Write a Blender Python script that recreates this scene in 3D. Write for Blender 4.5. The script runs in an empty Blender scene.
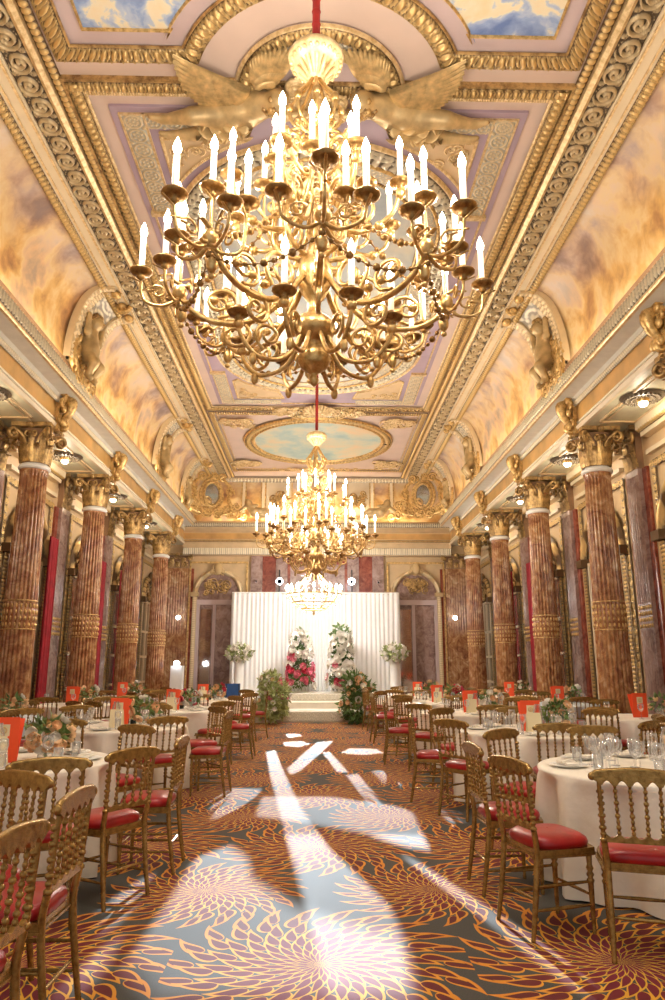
import bpy, math, random
import numpy as np
from mathutils import Vector, Matrix
from mathutils.geometry import tessellate_polygon
PI = math.pi
rnd = random.Random(7)
sc = bpy.context.scene
COL = sc.collection

# ------------------------------------------------------------------ mesh builder
class MB:
    def __init__(s):
        s.v = []; s.n = 0; s.q = []; s.t = []; s.g = []; s.att = []; s.has = False
    def add(s, v, quads=None, tris=None, ngons=None, mat=0, smooth=True, att=None):
        v = np.asarray(v, dtype=float).reshape(-1, 3)
        if quads is not None and len(quads):
            s.q.append((np.asarray(quads, dtype=np.int64).reshape(-1, 4) + s.n, mat, smooth))
        if tris is not None and len(tris):
            s.t.append((np.asarray(tris, dtype=np.int64).reshape(-1, 3) + s.n, mat, smooth))
        for g in (ngons or []):
            s.g.append(([i + s.n for i in g], mat, smooth))
        s.v.append(v); s.n += len(v)
        if att is not None:
            s.has = True; s.att.append(np.asarray(att, dtype=float).ravel())
        else:
            s.att.append(np.zeros(len(v)))
        return s
    def grid(s, P, cu=False, cv=False, mat=0, smooth=True, att=None):
        P = np.asarray(P, dtype=float); nu, nv = P.shape[:2]
        iu = np.arange(nu if cu else nu - 1); iv = np.arange(nv if cv else nv - 1)
        A, B = np.meshgrid(iu, iv, indexing='ij')
        a = A * nv + B; b = ((A + 1) % nu) * nv + B; c = ((A + 1) % nu) * nv + (B + 1) % nv; d = A * nv + (B + 1) % nv
        return s.add(P.reshape(-1, 3), quads=np.stack([a, b, c, d], -1).reshape(-1, 4), mat=mat, smooth=smooth, att=att)
    def box(s, c, d, rz=0.0, mat=0, smooth=False, M=None):
        x, y, z = [k / 2 for k in d]
        v = np.array([(-x, -y, -z), (x, -y, -z), (x, y, -z), (-x, y, -z), (-x, -y, z), (x, -y, z), (x, y, z), (-x, y, z)])
        if rz:
            R = np.array([[math.cos(rz), -math.sin(rz), 0], [math.sin(rz), math.cos(rz), 0], [0, 0, 1]]); v = v @ R.T
        if M is not None: v = v @ np.asarray(M.to_3x3()).T
        v = v + np.array(c)
        return s.add(v, quads=[(0, 3, 2, 1), (4, 5, 6, 7), (0, 1, 5, 4), (1, 2, 6, 5), (2, 3, 7, 6), (3, 0, 4, 7)], mat=mat, smooth=smooth)
    def box2(s, a, b, mat=0):
        a = np.array(a, float); b = np.array(b, float)
        return s.box((a + b) / 2, np.abs(b - a), mat=mat)
    def lathe(s, prof, seg=16, c=(0, 0, 0), mat=0, smooth=True, M=None, sx=1, sy=1):
        p = np.asarray(prof, float); a = np.arange(seg) * 2 * PI / seg
        P = np.stack([np.outer(p[:, 0], np.cos(a)) * sx, np.outer(p[:, 0], np.sin(a)) * sy, np.repeat(p[:, 1:2], seg, 1)], -1)
        if M is not None: P = P @ np.asarray(M.to_3x3()).T
        P = P + np.array(c)
        s.grid(P, cv=True, mat=mat, smooth=smooth)
        for k, rev in ((0, True), (len(p) - 1, False)):
            if p[k, 0] > 1e-4:
                s.add(P[k], ngons=[list(range(seg))[::-1] if rev else list(range(seg))], mat=mat, smooth=False)
        return s
    def tube(s, pts, rad, seg=8, mat=0, cap=True, closed=False):
        P = np.asarray(pts, float); n = len(P)
        R = np.full(n, rad, float) if np.isscalar(rad) else np.interp(np.linspace(0, 1, n), np.linspace(0, 1, len(rad)), rad)
        T = np.gradient(P, axis=0)
        if closed: T = (np.roll(P, -1, 0) - np.roll(P, 1, 0))
        T /= np.maximum(np.linalg.norm(T, axis=1, keepdims=True), 1e-9)
        u = np.array([0, 0, 1.0]) if abs(T[0, 2]) < .9 else np.array([1.0, 0, 0])
        out = []; a = np.arange(seg) * 2 * PI / seg
        for i in range(n):
            u = u - T[i] * np.dot(u, T[i]); u /= max(np.linalg.norm(u), 1e-9)
            w = np.cross(T[i], u)
            out.append(P[i] + R[i] * (np.outer(np.cos(a), u) + np.outer(np.sin(a), w)))
        out = np.array(out)
        s.grid(out, cu=closed, cv=True, mat=mat)
        if cap and not closed:
            s.add(out[0], ngons=[list(range(seg))[::-1]], mat=mat); s.add(out[-1], ngons=[list(range(seg))], mat=mat)
        return s
    def ball(s, c, r, seg=8, rings=6, mat=0):
        r = (r, r, r) if np.isscalar(r) else r
        th = np.linspace(0, PI, rings + 1); a = np.arange(seg) * 2 * PI / seg
        P = np.stack([np.outer(np.sin(th), np.cos(a)) * r[0] + c[0], np.outer(np.sin(th), np.sin(a)) * r[1] + c[1], np.repeat(np.cos(th)[:, None], seg, 1) * r[2] + c[2]], -1)
        return s.grid(P[::-1], cv=True, mat=mat)
    def prism(s, poly, y0, y1, mat=0, axis='y', M=None, smooth=False):
        """outline poly [(a,b)] in the plane across the axis, extruded along it"""
        n = len(poly); V = []
        for y in (y0, y1):
            for a, b in poly:
                V.append({'y': (a, y, b), 'x': (y, a, b), 'z': (a, b, y)}[axis])
        V = np.array(V, float)
        if M is not None: V = (np.asarray(M) @ np.c_[V, np.ones(len(V))].T).T[:, :3]
        q = [(i, (i + 1) % n, n + (i + 1) % n, n + i) for i in range(n)]
        tr = tessellate_polygon([[Vector((a, b, 0)) for a, b in poly]])
        t = [tuple(x) for x in tr] + [tuple(n + k for k in x[::-1]) for x in tr]
        s.add(V, quads=q, mat=mat, smooth=smooth); s.add(V, tris=t, mat=mat, smooth=False)
        return s
    def sweep(s, prof, path, mat=0, smooth=False, closed=True, att=None):
        """prof in (out, up) cross-section, path list of (origin, outvec, upvec)"""
        P = [[np.array(o) + np.array(ov) * a + np.array(uv) * b for a, b in prof] for o, ov, uv in path]
        return s.grid(P, cu=closed, mat=mat, smooth=smooth)
    def mesh(s, name, mats):
        me = bpy.data.meshes.new(name)
        V = np.concatenate(s.v) if s.v else np.zeros((0, 3))
        me.vertices.add(len(V)); me.vertices.foreach_set('co', V.ravel())
        loops = []; tot = []; mi = []; sm = []
        for arr, k in ((s.q, 4), (s.t, 3)):
            for f, m, o in arr:
                loops.append(f.ravel()); tot.append(np.full(len(f), k)); mi.append(np.full(len(f), m)); sm.append(np.full(len(f), o))
        for f, m, o in s.g:
            loops.append(np.array(f)); tot.append(np.array([len(f)])); mi.append(np.array([m])); sm.append(np.array([o]))
        if loops:
            L = np.concatenate(loops); T = np.concatenate(tot)
            me.loops.add(len(L)); me.loops.foreach_set('vertex_index', L.astype(np.int32))
            me.polygons.add(len(T)); st = np.concatenate([[0], np.cumsum(T)[:-1]])
            me.polygons.foreach_set('loop_start', st.astype(np.int32))
            me.polygons.foreach_set('material_index', np.concatenate(mi).astype(np.int32))
            me.polygons.foreach_set('use_smooth', np.concatenate(sm).astype(bool))
        if s.has:
            at = me.attributes.new('relief', 'FLOAT', 'POINT'); at.data.foreach_set('value', np.concatenate(s.att).astype(np.float32))
        for m in (mats if isinstance(mats, (list, tuple)) else [mats]): me.materials.append(m)
        me.update(calc_edges=True); me.validate()
        return me

def obj(name, mb, mats, parent=None, loc=None, rz=0.0):
    me = mb if isinstance(mb, bpy.types.Mesh) else mb.mesh(name, mats)
    o = bpy.data.objects.new(name, me); COL.objects.link(o)
    if parent is not None: o.parent = parent
    if loc is not None: o.location = loc
    if rz: o.rotation_euler = (0, 0, rz)
    return o
def tag(o, label, cat, group=None, kind=None):
    if label: o['label'] = label
    if cat: o['category'] = cat
    if group: o['group'] = group
    if kind: o['kind'] = kind
    return o
def thing(name, label, cat, loc=(0, 0, 0), rz=0.0, group=None):
    o = bpy.data.objects.new(name, None); COL.objects.link(o); o.empty_display_size = .1
    o.location = loc; o.rotation_euler = (0, 0, rz)
    return tag(o, label, cat, group)
def struct(name, mb, mats, parent=None):
    o = obj(name, mb, mats, parent)
    if parent is None: o['kind'] = 'structure'
    return o
KIDS = {}
def kids(o):
    return [c for c in bpy.data.objects if c.parent == o]
def copy_tree(o, loc=None, rz=None, label=None, group=None, scale=None, parent=None, cache=None):
    c = o.copy(); COL.objects.link(c)
    if parent is not None: c.parent = parent
    if loc is not None: c.location = loc
    if rz is not None: c.rotation_euler = (0, 0, rz)
    if scale is not None: c.scale = (scale,) * 3 if np.isscalar(scale) else scale
    if label: c['label'] = label
    if group: c['group'] = group
    if o.name not in KIDS: KIDS[o.name] = kids(o)
    for k in KIDS[o.name]: copy_tree(k, parent=c)
    return c

# ------------------------------------------------------------------ materials
def newmat(name):
    m = bpy.data.materials.new(name); m.use_nodes = True
    nt = m.node_tree; nt.nodes.clear()
    out = nt.nodes.new('ShaderNodeOutputMaterial'); b = nt.nodes.new('ShaderNodeBsdfPrincipled')
    nt.links.new(b.outputs[0], out.inputs[0])
    return m, nt, b, out
def setp(b, **k):
    names = {'col': 'Base Color', 'rough': 'Roughness', 'metal': 'Metallic', 'emit': 'Emission Color', 'es': 'Emission Strength', 'spec': 'Specular IOR Level', 'trans': 'Transmission Weight', 'alpha': 'Alpha', 'sheen': 'Sheen Weight', 'coat': 'Coat Weight', 'sss': 'Subsurface Weight'}
    for a, v in k.items():
        if a in ('col', 'emit'): v = (*v, 1)
        b.inputs[names[a]].default_value = v
def ramp(nt, src, stops, interp='LINEAR'):
    r = nt.nodes.new('ShaderNodeValToRGB'); r.color_ramp.interpolation = interp
    e = r.color_ramp.elements
    while len(e) < len(stops): e.new(.5)
    for i, (p, c) in enumerate(stops): e[i].position = p; e[i].color = (*c, 1)
    nt.links.new(src, r.inputs[0]); return r.outputs[0]
def tex(nt, kind, scale=5, coord='Object', vec=None, sc3=None, **k):
    if vec is None:
        tc = nt.nodes.new('ShaderNodeTexCoord'); vec = tc.outputs[coord]
    if sc3 is not None:
        mp = nt.nodes.new('ShaderNodeMapping'); mp.inputs['Scale'].default_value = sc3; nt.links.new(vec, mp.inputs[0]); vec = mp.outputs[0]
    t = nt.nodes.new('ShaderNodeTex' + kind); nt.links.new(vec, t.inputs['Vector']); t.inputs['Scale'].default_value = scale
    for a, v in k.items():
        if a in t.inputs: t.inputs[a].default_value = v
        else: setattr(t, a, v)
    return t
def bump(nt, b, src, strength=.3, dist=.02):
    n = nt.nodes.new('ShaderNodeBump'); n.inputs['Strength'].default_value = strength; n.inputs['Distance'].default_value = dist
    nt.links.new(src, n.inputs['Height']); nt.links.new(n.outputs[0], b.inputs['Normal'])
def plain(name, col, rough=.5, metal=0, var=.12, scale=6, bumps=0, **k):
    m, nt, b, _ = newmat(name); setp(b, rough=rough, metal=metal, **k)
    t = tex(nt, 'Noise', scale, Detail=4)
    lo = tuple(c * (1 - var) for c in col); hi = tuple(min(1, c * (1 + var)) for c in col)
    nt.links.new(ramp(nt, t.outputs[0], [(.3, lo), (.7, hi)]), b.inputs['Base Color'])
    if bumps: bump(nt, b, t.outputs[0], bumps)
    return m
def gilded(name, c_hi, c_lo, rough=.38, metal=.5, scale=14, lo=.35, hi=.6):
    m, nt, b, _ = newmat(name); setp(b, rough=rough, metal=metal)
    t = tex(nt, 'Noise', scale, Detail=5, Roughness=.65)
    nt.links.new(ramp(nt, t.outputs[0], [(lo, c_lo), (hi, c_hi)]), b.inputs['Base Color'])
    bump(nt, b, t.outputs[0], .35, .01)
    return m
def relief_mat(name, ground, top, metal=.4, rough=.42):
    """raised ornament gilded, ground darkened in the hollows by relief height"""
    m, nt, b, _ = newmat(name); setp(b, rough=rough)
    a = nt.nodes.new('ShaderNodeAttribute'); a.attribute_name = 'relief'
    t = tex(nt, 'Noise', 9, Detail=4)
    mx = nt.nodes.new('ShaderNodeMath'); mx.operation = 'MULTIPLY_ADD'; nt.links.new(t.outputs[0], mx.inputs[0]); mx.inputs[1].default_value = .25; nt.links.new(a.outputs['Fac'], mx.inputs[2])
    lo = tuple(x * .72 for x in top)
    nt.links.new(ramp(nt, mx.outputs[0], [(.22, ground), (.42, lo), (.8, top)]), b.inputs['Base Color'])  # hollows get the darker ground tone for contrast
    nt.links.new(ramp(nt, mx.outputs[0], [(.22, (0, 0, 0)), (.6, (metal,) * 3)]), b.inputs['Metallic'])
    return m
def emit(name, col, s):
    m, nt, b, out = newmat(name); nt.nodes.remove(b)
    e = nt.nodes.new('ShaderNodeEmission'); e.inputs[0].default_value = (*col, 1); e.inputs[1].default_value = s
    nt.links.new(e.outputs[0], out.inputs[0]); return m
def painting(name, stops, scale=1.2, warp=1.6, detail=6, rough=.6, sc3=None, sky=None):
    m, nt, b, _ = newmat(name); setp(b, rough=rough)
    n1 = tex(nt, 'Noise', scale * .8, Detail=3, sc3=sc3)
    tc = nt.nodes.new('ShaderNodeTexCoord'); ad = nt.nodes.new('ShaderNodeVectorMath'); ad.operation = 'MULTIPLY_ADD'
    nt.links.new(n1.outputs[1], ad.inputs[0]); ad.inputs[1].default_value = (warp,) * 3; nt.links.new(tc.outputs['Object'], ad.inputs[2])
    n2 = tex(nt, 'Noise', scale, vec=ad.outputs[0], Detail=detail, Roughness=.55, sc3=sc3)
    cl = ramp(nt, n2.outputs[0], stops)
    if sky is not None:   # painted clouds in the upper part of the picture, figures below
        sp = nt.nodes.new('ShaderNodeSeparateXYZ'); nt.links.new(tc.outputs['Object'], sp.inputs[0])
        ma = nt.nodes.new('ShaderNodeMath'); ma.operation = 'MULTIPLY_ADD'; nt.links.new(n1.outputs[0], ma.inputs[0]); ma.inputs[1].default_value = 2.0; nt.links.new(sp.outputs[2], ma.inputs[2])
        mr = nt.nodes.new('ShaderNodeMapRange'); nt.links.new(ma.outputs[0], mr.inputs[0]); mr.inputs[1].default_value = sky[0]; mr.inputs[2].default_value = sky[1]
        c2 = ramp(nt, n2.outputs[0], sky[2]); mx = nt.nodes.new('ShaderNodeMix'); mx.data_type = 'RGBA'; nt.links.new(mr.outputs[0], mx.inputs[0]); nt.links.new(cl, mx.inputs[6]); nt.links.new(c2, mx.inputs[7]); cl = mx.outputs[2]
    nt.links.new(cl, b.inputs['Base Color'])
    return m

M = {}
M['gold'] = gilded('gilt', (.86, .60, .25), (.42, .24, .07))
M['gold_light'] = gilded('pale_gilt', (.88, .68, .38), (.6, .4, .17), metal=.3)
M['gold_dark'] = gilded('antique_gilt', (.68, .45, .18), (.24, .14, .055), scale=9, lo=.36, hi=.6)
M['chair_gold'] = gilded('chair_gilt', (.46, .30, .10), (.24, .14, .04), rough=.27, metal=.68, scale=30)
M['brass'] = gilded('brass', (.72, .50, .22), (.44, .27, .09), rough=.30, metal=.8, scale=18)
M['brass_dark'] = gilded('dark_brass', (.42, .25, .09), (.2, .11, .04), rough=.3, metal=.8, scale=18)
M['cream'] = plain('cream_paint', (.78, .66, .46), .5, var=.06, scale=3)
M['ochre'] = plain('ochre_marble', (.60, .35, .12), .3, var=.22, scale=2.2)
M['stone'] = plain('warm_stone_paint', (.66, .48, .27), .5, var=.1, scale=3)
M['greywhite'] = plain('grey_white_paint', (.72, .70, .62), .5, var=.06)
M['soffit'] = plain('green_cream_paint', (.66, .63, .46), .5, var=.06)
M['pink'] = plain('rose_cream_paint', (.70, .54, .45), .5, var=.05, scale=2)
M['lavender'] = plain('lavender_paint', (.42, .32, .39), .5, var=.08, scale=2)
M['mauve'] = plain('pale_mauve_paint', (.60, .47, .46), .5, var=.06, scale=2)
M['brown'] = plain('brown_band_and_bell_shade', (.30, .17, .09), .45, var=.2)  # cornice band; also shades the capital bells to suggest depth
M['rel_gold'] = relief_mat('gilt_relief', (.13, .07, .025), (.70, .48, .20), .55)
M['rel_pale'] = relief_mat('pale_gilt_relief', (.62, .44, .22), (.92, .74, .46), .25)
M['rel_silver'] = relief_mat('silver_gilt_relief', (.13, .10, .065), (.74, .66, .48), .3)
M['rel_antique'] = relief_mat('antique_relief', (.085, .055, .03), (.60, .46, .26), .35)
M['rel_cream'] = relief_mat('cream_relief', (.34, .29, .22), (.88, .78, .58), .2)
M['rel_grey'] = relief_mat('grey_green_relief', (.50, .47, .40), (.80, .66, .42), .3)
M['red_fabric'] = plain('red_velvet', (.36, .006, .010), .36, var=.25, coat=.15)
M['curtain_red'] = plain('red_curtain_cloth', (.32, .008, .02), .7, var=.25)
M['white'] = plain('white_paint', (.86, .85, .82), .5, var=.03)
M['cloth'] = plain('white_linen', (.92, .87, .77), .75, var=.04, scale=7, bumps=.5)
M['cloth_blue'] = plain('cool_white_linen', (.70, .78, .86), .75, var=.05, scale=14)
M['black'] = plain('matt_black', (.02, .02, .022), .5)
M['leaf'] = plain('foliage_green', (.13, .22, .06), .55, var=.5, scale=9)
M['leaf_pale'] = plain('pale_foliage', (.42, .48, .20), .55, var=.35, scale=9)
M['fl_white'] = plain('white_petals', (.90, .86, .78), .6, var=.08)
M['fl_pink'] = plain('pink_petals', (.80, .22, .30), .6, var=.3, scale=20)
M['fl_red'] = plain('crimson_petals', (.55, .03, .07), .6, var=.3, scale=20)
M['fl_peach'] = plain('peach_petals', (.90, .58, .32), .6, var=.15, scale=20)
M['card_red'] = plain('orange_red_card', (.90, .10, .025), .6, var=.05)
M['card_cream'] = plain('cream_card', (.88, .78, .52), .6, var=.04)
M['candle'] = plain('ivory_candle', (.92, .86, .74), .5, var=.03, emit=(1, .72, .4), es=.35)
M['bulb'] = emit('candle_bulb', (1, .88, .68), 22)
M['downlight'] = emit('downlight', (1, .82, .58), 12)
M['led'] = emit('cold_led', (.75, .88, 1), 26)
M['bottle'] = plain('dark_bottle_glass', (.015, .03, .02), .08)
M['plaster'] = plain('gilt_plaster', (.62, .45, .22), .42, var=.28, scale=6, metal=.35)
M['plaster_wing'] = plain('wing_gilt_plaster', (.64, .45, .2), .4, var=.3, scale=12, metal=.4)
M['rope'] = plain('red_velvet_rope_sleeve', (.36, .02, .015), .6, var=.3)

def glass_mat(name, tint=(1, 1, 1), refl=.35):
    m, nt, b, out = newmat(name); nt.nodes.remove(b)
    t = nt.nodes.new('ShaderNodeBsdfTransparent'); t.inputs[0].default_value = (*tint, 1)
    g = nt.nodes.new('ShaderNodeBsdfGlossy'); g.inputs['Roughness'].default_value = .08
    d = nt.nodes.new('ShaderNodeBsdfDiffuse'); d.inputs[0].default_value = (.9, .95, 1, 1)
    lw = nt.nodes.new('ShaderNodeLayerWeight'); lw.inputs[0].default_value = refl
    mx = nt.nodes.new('ShaderNodeMixShader'); nt.links.new(lw.outputs['Facing'], mx.inputs[0]); nt.links.new(t.outputs[0], mx.inputs[1])
    m2 = nt.nodes.new('ShaderNodeMixShader'); m2.inputs[0].default_value = .45; nt.links.new(g.outputs[0], m2.inputs[1]); nt.links.new(d.outputs[0], m2.inputs[2])
    nt.links.new(m2.outputs[0], mx.inputs[2]); nt.links.new(mx.outputs[0], out.inputs[0]); return m
M['glass'] = glass_mat('clear_glass')
m, nt, b, _ = newmat('mirror_glass'); setp(b, col=(.55, .48, .42), rough=.06, metal=.9); M['mirror'] = m
m, nt, b, _ = newmat('oval_mirror_glass'); setp(b, col=(.45, .47, .48), rough=.15, metal=.8); M['mirror_grey'] = m

# marble of the columns: veins run with noise stretched along the shaft
def marble(name, a, b_, c, d):
    m, nt, b, _ = newmat(name); setp(b, rough=.22)
    n1 = tex(nt, 'Noise', 3.6, Detail=9, Roughness=.68, Distortion=1.2, sc3=(1.1, 1.1, 1.0))
    nt.links.new(ramp(nt, n1.outputs[0], [(.3, a), (.45, b_), (.58, c), (.72, d)]), b.inputs['Base Color'])
    return m
M['marble'] = marble('red_brown_marble', (.13, .04, .018), (.32, .13, .055), (.52, .28, .12), (.76, .57, .38))
M['marble_grey'] = marble('mauve_marble', (.18, .10, .09), (.30, .19, .16), (.42, .29, .25), (.5, .38, .33))
M['marble_red'] = marble('oxblood_marble', (.12, .02, .012), (.24, .05, .03), (.34, .09, .05), (.42, .16, .1))
M['cove'] = painting('cove_fresco', [(.28, (.22, .11, .06)), (.39, (.52, .27, .10)), (.47, (.76, .46, .16)), (.54, (.84, .62, .30)), (.60, (.76, .50, .28)), (.68, (.50, .36, .25)), (.78, (.40, .34, .32))], 1.25, .55, sky=(8.35, 9.3, [(.33, (.27, .19, .17)), (.45, (.46, .36, .33)), (.53, (.62, .46, .30)), (.62, (.68, .60, .52))]))
M['sky_blue'] = painting('sky_fresco', [(.34, (.14, .22, .48)), (.48, (.30, .40, .64)), (.55, (.50, .58, .70)), (.58, (.82, .74, .55)), (.72, (.84, .66, .40))], 2.4, .5)
M['sky_grey'] = painting('grey_sky_fresco', [(.30, (.36, .42, .46)), (.45, (.48, .52, .52)), (.55, (.60, .60, .52)), (.66, (.74, .66, .48))], .8, 1.0)
M['sky_teal'] = painting('teal_sky_fresco', [(.30, (.32, .48, .46)), (.46, (.48, .60, .54)), (.55, (.66, .66, .50)), (.68, (.80, .62, .38))], .9, 1.0)

# ---- carpet: staggered dahlia bursts of flame petals, all in nodes
def carpet():
    m, nt, b, _ = newmat('dahlia_carpet'); setp(b, rough=.9)
    N = nt.nodes; Lk = nt.links
    def mt(op, a, c=None, d=None, clamp=False):
        n = N.new('ShaderNodeMath'); n.operation = op; n.use_clamp = clamp
        for i, x in enumerate((a, c, d)):
            if x is None: continue
            if isinstance(x, (int, float)): n.inputs[i].default_value = x
            else: Lk.new(x, n.inputs[i])
        return n.outputs[0]
    tc = N.new('ShaderNodeTexCoord'); sp = N.new('ShaderNodeSeparateXYZ'); Lk.new(tc.outputs['Object'], sp.inputs[0])
    X, Y = sp.outputs[0], sp.outputs[1]
    PX, PY, RAD = 1.54, 2.36, .76
    cols = []
    def burst(ox, oy, seed, RAD):
        x = mt('SUBTRACT', mt('MULTIPLY', mt('FRACT', mt('ADD', mt('DIVIDE', mt('SUBTRACT', X, ox), PX), .5)), PX), PX / 2)
        y = mt('SUBTRACT', mt('MULTIPLY', mt('FRACT', mt('ADD', mt('DIVIDE', mt('SUBTRACT', Y, oy), PY), .5)), PY), PY / 2)
        r = mt('SQRT', mt('ADD', mt('MULTIPLY', x, x), mt('MULTIPLY', y, y)))
        th = mt('ARCTAN2', y, x)
        rr = mt('DIVIDE', r, RAD)
        ring = mt('MULTIPLY', mt('POWER', rr, .75), 4.6)
        masks = []
        for lay in (0, 1):
            rg = mt('ADD', ring, lay * .5)
            k = mt('FLOOR', rg); t = mt('FRACT', rg)
            # curl of the petal within the ring, small ring-by-ring offset
            tt = mt('ADD', mt('MULTIPLY', th, 22 / (2 * PI)), mt('MULTIPLY', mt('POWER', t, 2.0), .55))
            tt = mt('ADD', tt, mt('MULTIPLY', k, .37 + .13 * lay)); tt = mt('ADD', tt, seed)
            s_ = mt('SUBTRACT', mt('FRACT', tt), .5)
            w = mt('MULTIPLY', mt('POWER', mt('SINE', mt('MULTIPLY', mt('POWER', t, .60), PI)), .9), mt('SUBTRACT', .47, mt('MULTIPLY', rr, .22)))
            inside = mt('LESS_THAN', mt('ABSOLUTE', s_), w)
            th_k = mt('MULTIPLY_ADD', t, .06, .075)
            core = mt('LESS_THAN', mt('ABSOLUTE', mt('ADD', s_, .025)), mt('SUBTRACT', w, th_k))
            edge_r = mt('LESS_THAN', mt('DIVIDE', mt('ADD', k, .5 - lay * .5), 4.6), 1.02 if lay == 0 else .98)
            masks.append((mt('MULTIPLY', inside, edge_r), mt('MULTIPLY', core, edge_r), rr))
        return masks
    base = N.new('ShaderNodeRGB'); base.outputs[0].default_value = (.085, .075, .062, 1)
    fuzz = tex(nt, 'Noise', 180, vec=tc.outputs['Object'], Detail=2)
    cur = ramp(nt, fuzz.outputs[0], [(.3, (.045, .042, .036)), (.7, (.085, .078, .066))])
    def mix(f, a, c):
        n = N.new('ShaderNodeMix'); n.data_type = 'RGBA'; Lk.new(f, n.inputs[0]); Lk.new(a, n.inputs[6]); Lk.new(c, n.inputs[7]); return n.outputs[2]
    for (ox, oy, sd, rd) in ((.02, 3.98, 0, .76), (.80, 5.18, .3, .62)):
        for (ins, core, rr) in burst(ox, oy, sd, rd):
            ylw = ramp(nt, rr, [(0, (.75, .48, .05)), (.6, (.74, .36, .03)), (1, (.66, .24, .018))])
            red = ramp(nt, rr, [(0, (.22, .014, .045)), (.5, (.16, .012, .02)), (1, (.11, .012, .008))])
            cur = mix(ins, cur, ylw); cur = mix(core, cur, red)
    Lk.new(cur, b.inputs['Base Color'])
    bump(nt, b, fuzz.outputs[0], .3, .004)
    return m
M['carpet'] = carpet()

# ------------------------------------------------------------------ relief bands
def hpat(pat, s, t):
    """s along (in band widths), t across 0..1 -> height 0..1"""
    def cell(p, off=0): return ((s / p + off) % 1 - .5) * p, np.floor(s / p + off)
    if pat in ('bead', 'egg', 'leaf', 'acanthus'): s = s * 1.42
    if pat == 'bead':
        x, _ = cell(.9); return np.sqrt(np.clip(1 - (x / .40) ** 2 - ((t - .5) / .42) ** 2, 0, 1))
    if pat == 'egg':
        x, _ = cell(.95); y = t - .52
        e = np.sqrt(np.clip(1 - (x / .27) ** 2 - (y / .38) ** 2, 0, 1))
        d = np.sqrt((x / .40) ** 2 + (y / .46) ** 2)
        ring = np.clip(1 - np.abs(d - 1.0) / .14, 0, 1) * .7
        x2, _ = cell(.95, .5); dart = np.clip(1 - np.abs(x2) / (.04 + .09 * t), 0, 1) * .8
        return np.maximum(np.maximum(e, ring), dart)
    if pat == 'leaf':
        x, _ = cell(.62); w = .30 * np.sin(np.clip(t, 0.02, .98) * PI) ** .5 * (.8 + .2 * np.abs(np.sin(t * 9)))
        body = np.clip(1 - (np.abs(x) / np.maximum(w, .01)) ** 3, 0, 1)
        return body * (.45 + .4 * np.abs(np.cos((np.abs(x) * 1.2 - t * .8) * 14)) + .15 * (np.abs(x) < .03))
    if pat == 'dentil':
        x, _ = cell(.7); return ((np.abs(x) < .22) & (t > .08) & (t < .92)).astype(float)
    if pat == 'flute':
        x, _ = cell(.28); return np.clip(1 - np.abs(x) / .12, 0, 1) ** .5 * ((t > .06) & (t < .94))
    if pat == 'rosette':
        x, k = cell(.95); y = (t - .5) * 1.0; r = np.hypot(x, y); th = np.arctan2(y, x)
        ring = np.clip(1 - np.abs(r - .40) / .06, 0, 1)
        pet = np.clip(1 - np.abs(r - .19 - .05 * np.cos(6 * th)) / .10, 0, 1) * (.65 + .35 * np.cos(6 * th)); c = np.clip(1 - r / .09, 0, 1)
        x2, _ = cell(.95, .5); tri = np.clip(1 - np.hypot(x2, (np.abs(y) - .40) * 1.0) / .13, 0, 1)
        return np.maximum.reduce([ring, pet, c, tri])
    if pat == 'scroll':
        x, k = cell(1.05); sg = np.where(k % 2 == 0, 1.0, -1.0)
        y = (t - .5) * sg + .02; r = np.hypot(x, y) + 1e-6; th = np.arctan2(y, x)
        sp = .5 + .5 * np.cos(r * 2 * PI * 4.6 - th); sp = np.clip(sp * 1.5 - .35, 0, 1) * (r < .47)
        c = np.clip(1 - r / .10, 0, 1)
        x2, _ = cell(1.05, .5); r2 = np.hypot(x2 * 1.3, (np.abs(t - .5) - .33)); lf = np.clip(1 - r2 / .2, 0, 1) * (.6 + .4 * np.cos(20 * np.arctan2(np.abs(t - .5) - .33, x2)))
        return np.maximum.reduce([sp, c, lf]) * (t > .03) * (t < .97)
    if pat == 'acanthus':
        x, k = cell(.8); y = t; ax = np.abs(x)
        lobes = .34 * (.75 + .25 * np.abs(np.sin(y * 3.2 * PI))) * (1 - .35 * y)
        body = np.clip((lobes - ax) / .08, 0, 1)
        veins = .55 + .45 * np.cos((y * 5 + ax * 7) * PI); mid = np.clip(1 - ax / .05, 0, 1)
        x2, _ = cell(.8, .5); hook = np.clip(1 - np.abs(np.hypot(x2, y - .72) - .16) / .07, 0, 1)
        return np.maximum.reduce([body * (.35 + .5 * veins), mid * .95, hook])
    if pat == 'torus': return np.sin(np.clip(t, 0, 1) * PI)
    return np.zeros_like(s)
def relief(mb, P0, P1, W, Nn, pat, amp, res=None, mat=0, base=0.0):
    """band from P0 to P1 (its lower-left edge), width vector W, relief towards Nn"""
    P0, P1, W, Nn = [np.array(q, float) for q in (P0, P1, W, Nn)]
    L = np.linalg.norm(P1 - P0); w = np.linalg.norm(W); U = (P1 - P0) / L
    res = res or w / 12
    nu = int(min(4000, max(4, L / res))); nv = int(max(6, round(w / res)))
    S, T = np.meshgrid(np.linspace(0, L, nu + 1), np.linspace(0, 1, nv + 1), indexing='ij')
    H = hpat(pat, S / w, T); H2 = H.copy(); H2[:, 0] = 0; H2[:, -1] = 0
    P = P0 + S[..., None] * U + T[..., None] * W + (H2 * amp + base)[..., None] * Nn
    if np.dot(np.cross(U, W), Nn) < 0:
        P = P[::-1]; H2 = H2[::-1]
    mb.grid(P, mat=mat, att=H2)
    return mb
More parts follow.
